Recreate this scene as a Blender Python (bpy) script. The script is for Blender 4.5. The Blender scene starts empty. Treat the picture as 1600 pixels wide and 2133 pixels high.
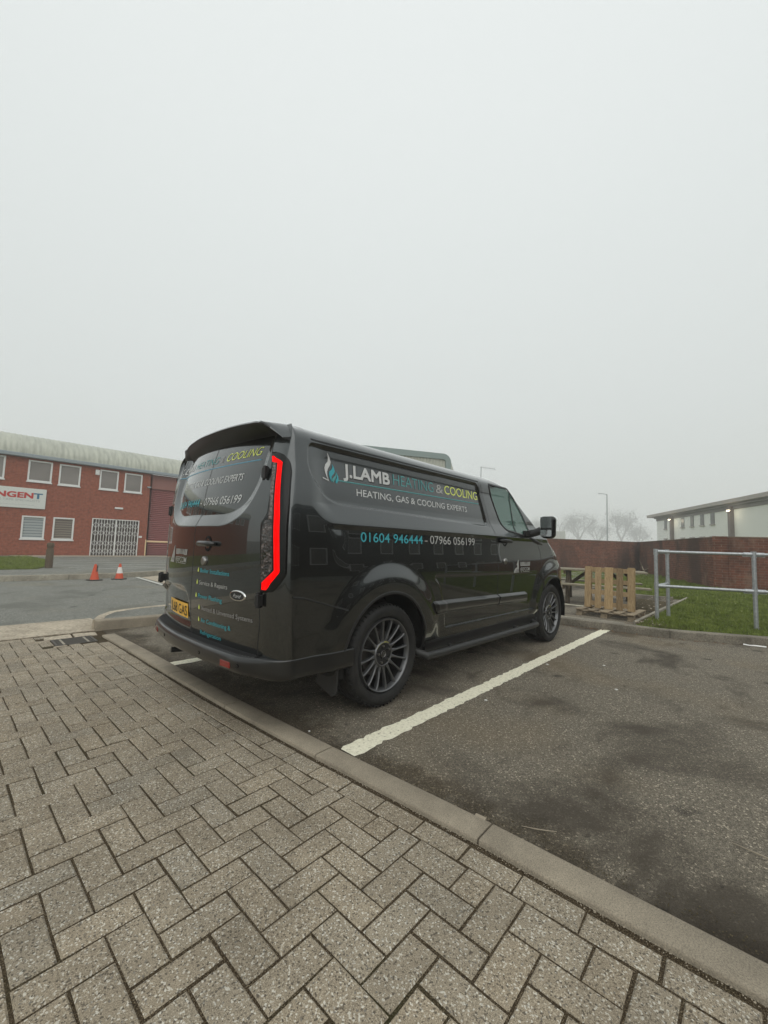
import bpy, math, random
import numpy as np
from mathutils import Vector, Matrix
random.seed(7); rng=np.random.default_rng(11)
S=bpy.context.scene
# ---------------- camera ----------------
CAM=(-2.1317,-1.93774,1.09986); YAW,PITCH,ROLL=0.754141,0.079101,0.032299
f=Vector((math.cos(YAW)*math.cos(PITCH),math.sin(YAW)*math.cos(PITCH),math.sin(PITCH)))
rt=f.cross(Vector((0,0,1))).normalized(); up=rt.cross(f)
r2=rt*math.cos(ROLL)+up*math.sin(ROLL); u2=-rt*math.sin(ROLL)+up*math.cos(ROLL)
cd=bpy.data.cameras.new('camera'); cam=bpy.data.objects.new('camera',cd); S.collection.objects.link(cam)
cam.matrix_world=Matrix(((r2.x,u2.x,-f.x,CAM[0]),(r2.y,u2.y,-f.y,CAM[1]),(r2.z,u2.z,-f.z,CAM[2]),(0,0,0,1)))
cd.sensor_fit='VERTICAL'; cd.sensor_height=24; cd.lens=851.85/2133*24; cd.clip_end=3000; cd.clip_start=.02
S.camera=cam
# ---------------- sky ----------------
W=bpy.data.worlds.new('World'); S.world=W; W.use_nodes=True
nt=W.node_tree; nt.nodes.clear(); N=nt.nodes.new; L=nt.links.new
out=N('ShaderNodeOutputWorld'); bg=N('ShaderNodeBackground'); tc=N('ShaderNodeTexCoord'); sx=N('ShaderNodeSeparateXYZ'); cr=N('ShaderNodeValToRGB')
sky=N('ShaderNodeTexSky'); sky.sky_type='NISHITA'; sky.sun_disc=False; sky.sun_elevation=math.radians(50); sky.sun_rotation=math.radians(200)
bg2=N('ShaderNodeBackground'); bg2.inputs[1].default_value=.008; ad=N('ShaderNodeAddShader')
L(tc.outputs['Generated'],sx.inputs[0]); L(sx.outputs[2],cr.inputs[0]); L(cr.outputs[0],bg.inputs[0]); L(sky.outputs[0],bg2.inputs[0])
e=cr.color_ramp.elements; e[0].position=0; e[0].color=(.64,.665,.63,1); e[1].position=1; e[1].color=(.90,.935,.925,1)
for p,c in ((.12,(.665,.695,.665)),(.3,(.72,.755,.735)),(.6,(.79,.83,.815))):
    k=e.new(p); k.color=(*c,1)
L(bg.outputs[0],ad.inputs[0]); L(bg2.outputs[0],ad.inputs[1]); L(ad.outputs[0],out.inputs[0])
SKY_STRENGTH=1.0; bg.inputs[1].default_value=SKY_STRENGTH
sd=bpy.data.lights.new('sun','SUN'); sd.energy=1.1; sd.angle=math.radians(70); sd.color=(1,.975,.94)
so=bpy.data.objects.new('sun',sd); S.collection.objects.link(so); so.rotation_euler=(math.radians(46),0,math.radians(-38))
S.cycles.volume_bounces=4; S.cycles.max_bounces=10; S.cycles.diffuse_bounces=3
S.view_settings.view_transform='Standard'; S.view_settings.look='None'; S.view_settings.exposure=0; S.view_settings.gamma=1
# ---------------- helpers ----------------
def tag(o,label=None,cat=None,group=None,kind=None):
    if label: o['label']=label
    if cat: o['category']=cat
    if group: o['group']=group
    if kind: o['kind']=kind
    return o
def empty(name,loc=(0,0,0),rz=0):
    o=bpy.data.objects.new(name,None); S.collection.objects.link(o); o.location=loc; o.rotation_euler=(0,0,rz); o.empty_display_size=.1; return o
def link(name,me,mat=None,parent=None,smooth=False):
    if mat is not None:
        for m in (mat if isinstance(mat,(list,tuple)) else [mat]): me.materials.append(m)
    if smooth: me.polygons.foreach_set('use_smooth',[True]*len(me.polygons))
    o=bpy.data.objects.new(name,me); S.collection.objects.link(o)
    if parent: o.parent=parent
    return o
def npmesh(name,V,Q,mat=None,parent=None,smooth=True,tri=False):
    V=np.asarray(V,np.float32).reshape(-1,3); Q=np.asarray(Q,np.int32); k=Q.shape[1]
    me=bpy.data.meshes.new(name); me.vertices.add(len(V)); me.vertices.foreach_set('co',V.ravel())
    me.loops.add(Q.size); me.loops.foreach_set('vertex_index',Q.ravel()); me.polygons.add(len(Q))
    me.polygons.foreach_set('loop_start',np.arange(0,Q.size,k,dtype=np.int32)); me.update(calc_edges=True); me.validate()
    return link(name,me,mat,parent,smooth)
def gridquads(nr,nc,base=0,flip=False,wrap=False):
    a=np.arange(nr*nc).reshape(nr,nc)+base
    if wrap: a=np.concatenate([a,a[:,:1]],1)
    q=np.stack([a[:-1,:-1],a[:-1,1:],a[1:,1:],a[1:,:-1]],-1).reshape(-1,4)
    return q[:,::-1] if flip else q
class MB:
    def __init__(s): s.v=[]; s.f=[]; s.mi=[]; s.m=0
    def add(s,V,F):
        b=len(s.v); s.v+= [tuple(map(float,v)) for v in V]; s.f+=[tuple(int(i)+b for i in f) for f in F]; s.mi+=[s.m]*len(F); return s
    def box(s,lo,hi,M=None):
        x0,y0,z0=lo; x1,y1,z1=hi
        V=[(x0,y0,z0),(x1,y0,z0),(x1,y1,z0),(x0,y1,z0),(x0,y0,z1),(x1,y0,z1),(x1,y1,z1),(x0,y1,z1)]
        if M is not None: V=[tuple(M@Vector(v)) for v in V]
        return s.add(V,[(0,3,2,1),(4,5,6,7),(0,1,5,4),(1,2,6,5),(2,3,7,6),(3,0,4,7)])
    def tube(s,pts,r,n=12,cap=True):
        pts=[Vector(p) for p in pts]; rs=r if hasattr(r,'__len__') else [r]*len(pts); V=[]; F=[]; prev=None
        for i,p in enumerate(pts):
            t=(pts[min(i+1,len(pts)-1)]-pts[max(i-1,0)]).normalized()
            if prev is None: a=Vector((0,0,1)) if abs(t.z)<.9 else Vector((1,0,0)); u=t.cross(a).normalized()
            else: u=(prev-t*prev.dot(t)).normalized()
            prev=u; w=t.cross(u)
            for k in range(n): an=2*math.pi*k/n; V.append(p+(u*math.cos(an)+w*math.sin(an))*rs[i])
        for i in range(len(pts)-1):
            for k in range(n): a=i*n+k; b=i*n+(k+1)%n; F.append((a,b,b+n,a+n))
        if cap: F.append(tuple(range(n))[::-1]); F.append(tuple(range((len(pts)-1)*n,len(pts)*n)))
        return s.add(V,F)
    def lathe(s,prof,c,axis='y',n=64,closed=False):
        V=[];F=[];m=len(prof)
        for k in range(n):
            a=2*math.pi*k/n
            for (r,h) in prof:
                if axis=='y': V.append((c[0]+r*math.cos(a),c[1]+h,c[2]+r*math.sin(a)))
                else: V.append((c[0]+r*math.cos(a),c[1]+r*math.sin(a),c[2]+h))
        for k in range(n):
            k2=(k+1)%n
            for i in range(m-(0 if closed else 1)):
                j=(i+1)%m; fa=(k*m+i,k*m+j,k2*m+j,k2*m+i); F.append(fa if axis=='y' else fa[::-1])
        return s.add(V,F)
    def prism(s,poly,z0,z1,M=None):
        n=len(poly); V=[(x,y,z0) for x,y in poly]+[(x,y,z1) for x,y in poly]
        if M is not None: V=[tuple(M@Vector(v)) for v in V]
        return s.add(V,[tuple(range(n))[::-1],tuple(range(n,2*n))]+[(i,(i+1)%n,(i+1)%n+n,i+n) for i in range(n)])
    def build(s,name,mat,parent=None,smooth=False,bevel=0,seg=2,auto=None):
        me=bpy.data.meshes.new(name); me.from_pydata(s.v,[],s.f); me.validate(); 
        o=link(name,me,mat,parent,smooth)
        if any(s.mi) and len(me.polygons)==len(s.mi): me.polygons.foreach_set('material_index',s.mi)
        if bevel:
            b=o.modifiers.new('bevel','BEVEL'); b.width=bevel; b.segments=seg; b.limit_method='ANGLE'; b.angle_limit=math.radians(35); b.harden_normals=False
        if auto:
            me.polygons.foreach_set('use_smooth',[True]*len(me.polygons))
            me.set_sharp_from_angle(angle=math.radians(auto))
        me.update(); return o
# ---------------- materials ----------------
def mat(name,col=(.5,.5,.5),rough=.5,metal=0,coat=0,spec=.5,emis=None,es=0,alpha=1,trans=0):
    m=bpy.data.materials.new(name); m.use_nodes=True; b=m.node_tree.nodes['Principled BSDF']
    b.inputs['Base Color'].default_value=(*col,1); b.inputs['Roughness'].default_value=rough; b.inputs['Metallic'].default_value=metal
    b.inputs['Coat Weight'].default_value=coat; b.inputs['Coat Roughness'].default_value=.02; b.inputs['Specular IOR Level'].default_value=spec
    if emis: b.inputs['Emission Color'].default_value=(*emis,1); b.inputs['Emission Strength'].default_value=es
    if trans: b.inputs['Transmission Weight'].default_value=trans
    return m
class NB:
    def __init__(s,m): s.m=m; s.t=m.node_tree; s.b=s.t.nodes['Principled BSDF']
    def n(s,ty,**k):
        x=s.t.nodes.new('ShaderNode'+ty)
        for a,v in k.items(): setattr(x,a,v)
        return x
    def l(s,a,b): s.t.links.new(a,b)
    def pos(s,scale=(1,1,1),obj=False):
        if obj: c=s.n('TexCoord').outputs['Object']
        else: c=s.n('NewGeometry').outputs['Position']
        mp=s.n('Mapping'); mp.inputs['Scale'].default_value=scale; s.l(c,mp.inputs[0]); return mp.outputs[0]
    def noise(s,vec,scale,detail=3,rough=.55,dist=0):
        x=s.n('TexNoise'); x.inputs['Scale'].default_value=scale; x.inputs['Detail'].default_value=detail; x.inputs['Roughness'].default_value=rough; x.inputs['Distortion'].default_value=dist
        s.l(vec,x.inputs['Vector']); return x.outputs[0]
    def vor(s,vec,scale,out='Distance',feature='F1'):
        x=s.n('TexVoronoi'); x.feature=feature; x.inputs['Scale'].default_value=scale; s.l(vec,x.inputs['Vector']); return x.outputs[out]
    def ramp(s,fac,stops,interp='LINEAR'):
        r=s.n('ValToRGB'); r.color_ramp.interpolation=interp; e=r.color_ramp.elements
        for i,(p,c) in enumerate(stops):
            c=(c,c,c) if not hasattr(c,'__len__') else c
            k=e[i] if i<2 else e.new(p); k.position=p; k.color=(*c,1)
        s.l(fac,r.inputs[0]); return r.outputs[0]
    def mix(s,fac,a,b,mode='MIX'):
        x=s.n('Mix'); x.data_type='RGBA'; x.blend_type=mode
        for ix,v in ((0,fac),(6,a),(7,b)):
            if hasattr(v,'is_output'): s.l(v,x.inputs[ix])
            elif hasattr(v,'__len__'): x.inputs[ix].default_value=(*v,1)
            else: x.inputs[ix].default_value=v if ix==0 else (v,v,v,1)
        return x.outputs[2]
    def math(s,op,a,b=0):
        x=s.n('Math'); x.operation=op
        for i,v in enumerate((a,b)):
            if hasattr(v,'is_output'): s.l(v,x.inputs[i])
            else: x.inputs[i].default_value=v
        return x.outputs[0]
    def col(s,v): s.l(v,s.b.inputs['Base Color']); return s
    def rough(s,v): s.l(v,s.b.inputs['Roughness']); return s
    def bump(s,h,strength=.5,dist=.01):
        x=s.n('Bump'); x.inputs['Strength'].default_value=strength; x.inputs['Distance'].default_value=dist; s.l(h,x.inputs['Height']); s.l(x.outputs[0],s.b.inputs['Normal']); return s
def asphalt(name,base,stain,patches=True):
    m=mat(name,rough=.9,spec=.3); n=NB(m); p=n.pos()
    sp=n.noise(p,260,2,.7); sp2=n.vor(p,150,'Color'); g=n.ramp(sp,[(.30,tuple(c*.35 for c in base)),(.5,base),(.68,tuple(min(1,c*1.9) for c in base)),(.8,tuple(min(1,c*2.9) for c in base))])
    sep=n.n('SeparateColor'); n.l(sp2,sep.inputs[0]); v=n.ramp(sep.outputs[0],[(0,.55),(.8,1.05),(.93,1.3),(.97,2.2)])
    c=n.mix(1,g,v,'MULTIPLY')
    if patches:
        big=n.noise(p,1.1,4,.6,.4); k=n.ramp(big,[(.36,0),(.50,1)]); c=n.mix(n.math('MULTIPLY',n.math('SUBTRACT',1,k),.85),c,stain)
        big2=n.noise(n.pos((.6,1.6,1)),2.3,3,.6,.2); k2=n.ramp(big2,[(.60,0),(.72,.7)]); c=n.mix(k2,c,tuple(x*1.1 for x in stain))
        warm=n.noise(p,.7,2); c=n.mix(n.ramp(warm,[(.55,0),(.75,.35)]),c,(base[0]*1.15,base[1]*.98,base[2]*.72))
    if patches:
        wv=n.n('VectorMath',operation='ADD'); nv=n.n('TexNoise'); nv.inputs['Scale'].default_value=9; n.l(p,nv.inputs['Vector']); sc_=n.n('VectorMath',operation='SCALE'); sc_.inputs['Scale'].default_value=.12; n.l(nv.outputs['Color'],sc_.inputs[0]); n.l(p,wv.inputs[0]); n.l(sc_.outputs[0],wv.inputs[1]); dr=n.ramp(n.vor(wv.outputs[0],1.9),[(.05,.42),(.13,1)]); c=n.mix(1,c,dr,'MULTIPLY'); dr2=n.ramp(n.vor(wv.outputs[0],5.3),[(.04,.6),(.09,1)]); c=n.mix(1,c,dr2,'MULTIPLY')
    n.col(c); n.bump(n.math('ADD',sp,n.vor(p,190)),.7,.005); return m
M={}
def kerbside(m):
    n=NB(m); old=n.b.inputs['Base Color'].links[0].from_socket; g=n.n('NewGeometry').outputs['Position']; sp=n.n('SeparateXYZ'); n.l(g,sp.inputs[0]); p=n.pos(); nz_=n.noise(p,2.6,4,.65); d=n.math('ADD',sp.outputs[0],n.math('MULTIPLY',sp.outputs[1],.035)); d=n.math('SUBTRACT',d,n.math('MULTIPLY',nz_,.75)); k=n.ramp(n.math('ADD',d,1.3),[(.36,.80),(.52,0)]); n.col(n.mix(k,old,n.mix(1,old,(.38,.34,.28),'MULTIPLY')))
M['asphalt']=asphalt('asphalt',(.195,.170,.130),(.060,.049,.036))
kerbside(M['asphalt'])
M['road']=asphalt('road_asphalt',(.215,.215,.190),(.15,.15,.13))
m=mat('paver',rough=.88,spec=.3); n=NB(m); p=n.pos(); at=n.n('Attribute',attribute_name='tint'); sp=n.noise(p,340,2,.75)
base=n.ramp(sp,[(.32,(.11,.088,.058)),(.44,(.275,.230,.166)),(.58,(.335,.282,.205)),(.70,(.60,.53,.41))])
vv=n.vor(p,230,'Color'); sep=n.n('SeparateColor'); n.l(vv,sep.inputs[0]); fleck=n.ramp(sep.outputs[1],[(.86,0),(.93,1)]); c=n.mix(n.math('MULTIPLY',fleck,.62),base,(.72,.69,.60)); dk=n.ramp(sep.outputs[0],[(.84,0),(.92,1)]); c=n.mix(n.math('MULTIPLY',dk,.75),c,(.06,.05,.04))
c=n.mix(1,c,at.outputs['Color'],'MULTIPLY'); dirt=n.ramp(n.noise(p,2.2,5,.7),[(.32,.72),(.60,1.04)]); c=n.mix(1,c,dirt,'MULTIPLY'); spots=n.ramp(n.vor(p,2.7),[(.035,.45),(.06,1)]); c=n.mix(1,c,spots,'MULTIPLY'); n.col(c); n.bump(n.math('ADD',sp,n.vor(p,300)),.5,.002); M['paver']=m
m=mat('joint',rough=1,spec=.1); n=NB(m); p=n.pos(); c=n.ramp(n.noise(p,260,2,.7),[(.35,(.028,.020,.012)),(.55,(.070,.052,.032)),(.70,(.24,.195,.13))]); moss=n.ramp(n.noise(p,2,3),[(.55,0),(.7,.6)]); n.col(n.mix(moss,c,(.03,.032,.012))); n.bump(n.noise(p,200,2),.8,.006); M['joint']=m
def concrete(name,base,sc=140,dirtc=.7,bs=.35):
    m=mat(name,rough=.9,spec=.3); n=NB(m); p=n.pos(); sp=n.noise(p,sc,3,.7); c=n.ramp(sp,[(.28,tuple(x*.55 for x in base)),(.46,base),(.7,tuple(x*1.45 for x in base))])
    d=n.ramp(n.noise(p,3.1,5,.65),[(.32,dirtc),(.62,1.08)]); n.col(n.mix(1,c,d,'MULTIPLY')); n.bump(sp,bs,.004); return m
M['kerb']=concrete('kerb_concrete',(.285,.245,.185),240); M['kerb_far']=concrete('kerb_concrete_old',(.20,.178,.14),60,.55); M['crossover']=concrete('crossover_concrete',(.40,.345,.265),40,.75); M['edging']=concrete('edging_stone',(.30,.275,.22),60,.6)
m=mat('line_paint',rough=.75); n=NB(m); p=n.pos(); sp=n.noise(p,60,4,.7); c=n.ramp(sp,[(.30,(.30,.27,.20)),(.42,(.76,.72,.55)),(.6,(.87,.83,.66))]); n.col(c); n.bump(n.noise(p,130,2),.5,.004); M['line']=m
m=mat('line_thin',(.50,.50,.45),.8); M['line2']=m
def brick(name,c1,c2,mort,sc=1.0,stain=None,rot=None):
    m=mat(name,rough=.85,spec=.3); n=NB(m); tcn=n.n('TexCoord'); mp=n.n('Mapping'); n.l(tcn.outputs['UV'],mp.inputs[0]); b=n.n('TexBrick'); n.l(mp.outputs[0],b.inputs[0])
    b.inputs['Color1'].default_value=(*c1,1); b.inputs['Color2'].default_value=(*c2,1); b.inputs['Mortar'].default_value=(*mort,1); b.inputs['Scale'].default_value=1; b.inputs['Mortar Size'].default_value=.006; b.inputs['Brick Width'].default_value=.225*sc; b.inputs['Row Height'].default_value=.075*sc; b.inputs['Mortar Smooth'].default_value=.2
    p=n.pos(); v=n.ramp(n.noise(p,9,3),[(.3,.72),(.7,1.2)]); c=n.mix(1,b.outputs[0],v,'MULTIPLY')
    if stain:
        k=n.ramp(n.noise(n.pos((1,1,.35)),.55,4,.6,.5),[(.45,0),(.62,.75)]); c=n.mix(k,c,stain); k2=n.ramp(n.noise(n.pos((1,1,.5)),1.4,4,.65),[(.58,0),(.72,.5)]); c=n.mix(k2,c,(.30,.20,.15))
    n.col(c); n.bump(b.outputs[1],-.4,.008); return m
M['brick']=brick('red_brick',(.270,.076,.043),(.31,.092,.052),(.25,.12,.085),stain=None)
M['wallbrick']=brick('wall_brick',(.20,.070,.042),(.135,.050,.033),(.21,.15,.11),stain=(.045,.032,.026))
M['brickdark']=brick('dark_brick',(.045,.030,.025),(.06,.04,.03),(.06,.05,.045))
m=mat('turf',rough=1,spec=.1); n=NB(m); p=n.pos(); c=n.ramp(n.noise(p,14,5,.75),[(.3,(.045,.062,.012)),(.5,(.11,.14,.03)),(.7,(.18,.20,.055))]); c2=n.ramp(n.noise(p,.8,4),[(.40,0),(.68,.55)]); n.col(n.mix(c2,c,(.085,.095,.035))); n.bump(n.noise(p,60,3),1,.03); M['turf']=m
m=mat('blade',rough=.8,spec=.2); n=NB(m); p=n.pos(); c=n.ramp(n.noise(p,6,4,.7),[(.3,(.075,.105,.018)),(.5,(.16,.205,.038)),(.68,(.25,.29,.07))]); n.col(c); M['blade']=m
m=mat('soil',rough=1,spec=.1); n=NB(m); p=n.pos(); c=n.ramp(n.noise(p,30,5,.75),[(.3,(.035,.028,.016)),(.5,(.085,.068,.04)),(.66,(.14,.115,.07))]); n.col(c); n.bump(n.noise(p,50,3),1,.02); M['soil']=m
# van
m=mat('van_paint',(.0135,.0145,.0145),.24,1.0,1.0,.5); n=NB(m); p=n.pos(obj=False); fl=n.noise(p,900,1); n.col(n.ramp(fl,[(.35,(.050,.055,.056)),(.62,(.062,.068,.069)),(.75,(.10,.108,.11))]))
mud=n.noise(n.pos(),5,4,.7); n.b.inputs['Coat Roughness'].default_value=.012; n.b.inputs['Coat IOR'].default_value=1.62; M['paint']=m
M['window_black']=mat('rear_panel_glass',(.05,.055,.055),.12,1,1.0)
M['rubber']=mat('rubber_seal',(.008,.008,.008),.6)
M['plastic']=mat('black_plastic',(.014,.014,.014),.45)
m=mat('textured_plastic',(.022,.022,.021),.5); M['plastic2']=m
m=mat('bumper_plastic',(.006,.006,.006),.34,0,.6); n=NB(m); n.bump(n.noise(n.pos(),500,2),.15,.001); M['bumper']=m
M['gloss_black']=mat('gloss_black',(.004,.004,.004),.22,0,.0,.35)
M['red_led']=mat('red_light_strip',(.2,.0,.0),.5,0,0,.1,(1,.0,.0),1.15)
m=mat('lamp_lens',(.10,.09,.085),.15,.35,.8); n=NB(m); p=n.pos(); v=n.vor(p,55,'Color'); sep=n.n('SeparateColor'); n.l(v,sep.inputs[0]); n.col(n.ramp(sep.outputs[0],[(0,(.008,.007,.007)),(.45,(.035,.028,.026)),(.75,(.07,.052,.048)),(1,(.17,.135,.125))])); n.bump(n.vor(p,70),1,.01); M['lens']=m
m=mat('lamp_lens_pale',(.35,.30,.29),.2,.3,.6); n=NB(m); p=n.pos(); n.col(n.ramp(n.vor(p,60),[(.1,(.30,.24,.22)),(.5,(.13,.10,.09))])); n.bump(n.vor(p,60),1,.01); M['lens_pale']=m
M['reflector']=mat('red_reflector',(.22,.008,.006),.2,0,.8)
m=mat('tyre_rubber',(.013,.013,.013),.68,0,0,.4); n=NB(m); p=n.pos(); n.col(n.ramp(n.noise(p,14,4,.6),[(.35,(.011,.011,.011)),(.7,(.022,.021,.019))])); M['tyre']=m
M['rim']=mat('rim_gunmetal',(.135,.137,.14),.34,.75,.4)
M['rimdark']=mat('rim_barrel',(.015,.015,.016),.5,.5)
M['hubblack']=mat('hub_satin_black',(.012,.012,.013),.45,.2)
M['disc']=mat('brake_disc',(.09,.085,.08),.45,.8)
M['chrome']=mat('chrome',(.75,.75,.73),.12,1)
M['steel']=mat('bolt_steel',(.35,.34,.33),.3,1)
M['white_vinyl']=mat('white_vinyl',(.60,.61,.60),.45); M['grey_vinyl']=mat('silver_vinyl',(.42,.42,.40),.4,.1); M['silver_dim']=mat('silver_vinyl_dark',(.33,.32,.31),.35,.2)
M['teal_vinyl']=mat('teal_vinyl',(.045,.36,.42),.45); M['teal_thin']=mat('teal_vinyl_thin',(.09,.33,.33),.45); M['blue_vinyl']=mat('pale_blue_vinyl',(.12,.34,.46),.4); M['yellow_vinyl']=mat('yellow_vinyl',(.80,.88,.20),.45); M['shadow_vinyl']=mat('black_vinyl',(.01,.01,.01),.5)
M['plate']=mat('plate_yellow',(.92,.50,.03),.35,0,.3); M['plate_black']=mat('plate_black',(.01,.01,.01),.5)
m=bpy.data.materials.new('tinted_glass'); m.use_nodes=True; t=m.node_tree; t.nodes.clear(); o_=t.nodes.new('ShaderNodeOutputMaterial'); g_=t.nodes.new('ShaderNodeBsdfGlossy'); g_.inputs['Roughness'].default_value=.02; g_.inputs['Color'].default_value=(.9,.95,.93,1); tr=t.nodes.new('ShaderNodeBsdfTransparent'); tr.inputs[0].default_value=(.34,.43,.40,1); lw=t.nodes.new('ShaderNodeLayerWeight'); lw.inputs[0].default_value=.5; pw=t.nodes.new('ShaderNodeMath'); pw.operation='POWER'; pw.inputs[1].default_value=4.5; t.links.new(lw.outputs['Facing'],pw.inputs[0]); fr=t.nodes.new('ShaderNodeMath'); fr.operation='MULTIPLY_ADD'; fr.inputs[1].default_value=.9; fr.inputs[2].default_value=.05; t.links.new(pw.outputs[0],fr.inputs[0]); mx=t.nodes.new('ShaderNodeMixShader'); t.links.new(fr.outputs[0],mx.inputs[0]); t.links.new(tr.outputs[0],mx.inputs[1]); t.links.new(g_.outputs[0],mx.inputs[2]); t.links.new(mx.outputs[0],o_.inputs[0]); M['glass']=m
M['interior']=mat('cab_trim',(.035,.035,.037),.8); M['seat']=mat('seat_cloth',(.03,.03,.032),.95)
# buildings
M['upvc']=mat('white_upvc',(.72,.72,.70),.4)
m=mat('window_pane',(.15,.14,.13),.08,0,.6); n=NB(m); p=n.pos(); n.col(n.ramp(n.noise(p,.8,2),[(.35,(.16,.14,.125)),(.65,(.23,.205,.185))])); M['pane']=m
m=mat('blind_pane',(.3,.33,.34),.15,0,.5); n=NB(m); w=n.n('TexWave',wave_type='BANDS',bands_direction='Z'); n.l(n.pos(),w.inputs[0]); w.inputs['Scale'].default_value=2.6; w.inputs['Distortion'].default_value=.8; n.col(n.ramp(w.outputs[1],[(0,(.14,.155,.16)),(.16,(.34,.38,.39)),(1,(.40,.43,.43))])); M['blind']=m
m=mat('blind_brown',(.3,.33,.34),.15,0,.5); n=NB(m); w=n.n('TexWave',wave_type='BANDS',bands_direction='Z'); n.l(n.pos(),w.inputs[0]); w.inputs['Scale'].default_value=2.9; w.inputs['Distortion'].default_value=1.5; n.col(n.ramp(w.outputs[1],[(0,(.10,.085,.07)),(.2,(.19,.165,.14)),(1,(.25,.215,.18))])); M['blind2']=m
m=mat('roof_sheet',(.45,.46,.40),.5,.1); n=NB(m); p=n.pos((1.5,.3,.3)); n.col(n.ramp(n.noise(p,4,4,.6),[(.3,(.31,.32,.27)),(.5,(.41,.42,.355)),(.7,(.47,.48,.40))])); M['roof']=m
M['gutter']=mat('gutter_grey',(.27,.31,.33),.5); M['shutter']=mat('shutter_red',(.24,.075,.072),.55); M['panelred']=mat('panel_red',(.26,.11,.09),.6)
M['gate_white']=mat('gate_white',(.74,.74,.71),.5); M['dark']=mat('dark_recess',(.05,.045,.04),.5); M['door_dark']=mat('door_brown',(.075,.055,.045),.35)
M['sign_white']=mat('sign_white',(.66,.68,.64),.4); M['sign_red']=mat('sign_red',(.50,.035,.03),.4); M['sign_blue']=mat('sign_blue',(.035,.16,.27),.4); M['sign_grey']=mat('sign_grey',(.42,.44,.42),.5)
M['cone']=mat('cone_orange',(.60,.085,.032),.6); M['cone_white']=mat('cone_white',(.75,.72,.68),.5); M['cone_base']=mat('cone_base',(.07,.065,.055),.8)
def wood(name,a,b,ax=(1,1,8)):
    m=mat(name,rough=.8,spec=.25); n=NB(m); p=n.pos(ax,obj=True); w=n.noise(p,7,4,.65,1.2); n.col(n.ramp(w,[(.3,a),(.65,b)])); n.bump(w,.3,.003); oi=n.n('ObjectInfo'); old=n.b.inputs['Base Color'].links[0].from_socket; k=n.ramp(oi.outputs['Random'],[(0,(.62,.60,.58)),(.5,(.95,.93,.90)),(1,(1.12,1.08,1.0))]); n.col(n.mix(1,old,k,'MULTIPLY')); return m
M['pallet']=wood('pallet_pine',(.30,.205,.105),(.50,.375,.225),(10,10,1.2)); M['pallet_grey']=wood('pallet_grey',(.22,.18,.13),(.36,.30,.22),(6,1.2,6)); M['bench']=wood('bench_timber',(.05,.038,.026),(.12,.095,.065),(6,6,1.5)); M['benchtop']=wood('bench_top_weathered',(.20,.18,.13),(.33,.30,.23),(6,1.2,6)); M['stump']=wood('bollard_timber',(.10,.075,.05),(.24,.185,.13),(8,8,1.5))
m=mat('galvanised',(.42,.44,.45),.42,.55); n=NB(m); p=n.pos(); n.col(n.ramp(n.noise(p,30,4,.7),[(.3,(.33,.35,.36)),(.7,(.52,.54,.55))])); M['galv']=m
M['render']=mat('white_render',(.84,.85,.80),.8); M['fascia']=mat('fascia_brown',(.40,.36,.33),.6); M['soffit']=mat('soffit',(.20,.185,.175),.7); M['pillar']=mat('pillar_brown',(.17,.14,.13),.6); M['winfar']=mat('far_window',(.11,.11,.105),.3)
M['lamp_lit']=mat('lit_lamp',(1,.9,.7),.4,emis=(1,.88,.62),es=5)
m=mat('grey_sheet',(.40,.40,.34),.5,.2); M['sheet']=m; M['teal_trim']=mat('parapet_trim',(.20,.255,.245),.5)
M['post']=mat('post_grey',(.28,.29,.29),.5,.3); M['bark']=mat('bark',(.16,.14,.12),.9); M['leaf']=mat('tree_leaf',(.15,.15,.12),.8)
M['cast']=mat('cast_iron',(.09,.082,.07),.6,.5); M['black']=mat('void_black',(.004,.004,.004),.9)
M['leafbrown']=mat('leaf_brown',(.16,.10,.055),.8); M['paper']=mat('paper_white',(.75,.74,.70),.6); M['paper_y']=mat('wrapper_yellow',(.75,.55,.12),.5); M['chip']=mat('wood_chip',(.32,.27,.20),.8); M['barrier']=mat('barrier_cream',(.70,.52,.30),.5)
M['yellowmark']=mat('hub_yellow',(.45,.42,.04),.5)
M['trailer']=mat('trailer_white',(.6,.6,.58),.5)
def uvbox(o,axis):
    me=o.data; uv=me.uv_layers.new(name='UVMap')
    co=np.zeros(len(me.vertices)*3); me.vertices.foreach_get('co',co); co=co.reshape(-1,3); li=np.zeros(len(me.loops),int); me.loops.foreach_get('vertex_index',li)
    d=np.array(axis); uv.data.foreach_set('uv',np.stack([co[li]@d,co[li][:,2]],-1).astype(np.float32).ravel())
# text -> flat mesh arrays (x right, y up), scaled so capital height = capH and width = width
_cap=None
def text_arrays(s,capH,width=None,bold=0,shear=0,space=1.0):
    bold=max(-.012,min(bold,.004))
    cu=bpy.data.curves.new('t','FONT'); cu.body=s; cu.size=1; cu.offset=bold; cu.shear=shear; cu.space_character=space; cu.resolution_u=5
    o=bpy.data.objects.new('t',cu); S.collection.objects.link(o); dg=bpy.context.evaluated_depsgraph_get(); me=bpy.data.meshes.new_from_object(o.evaluated_get(dg))
    V=np.array([v.co[:] for v in me.vertices]).reshape(-1,3); F=[tuple(p.vertices) for p in me.polygons]
    bpy.data.objects.remove(o); bpy.data.curves.remove(cu); bpy.data.meshes.remove(me)
    k=capH/.729; V=V*k; V[:,0]-=V[:,0].min()
    if width: V[:,0]*=width/V[:,0].max()
    return V[:,:2],F
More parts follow.
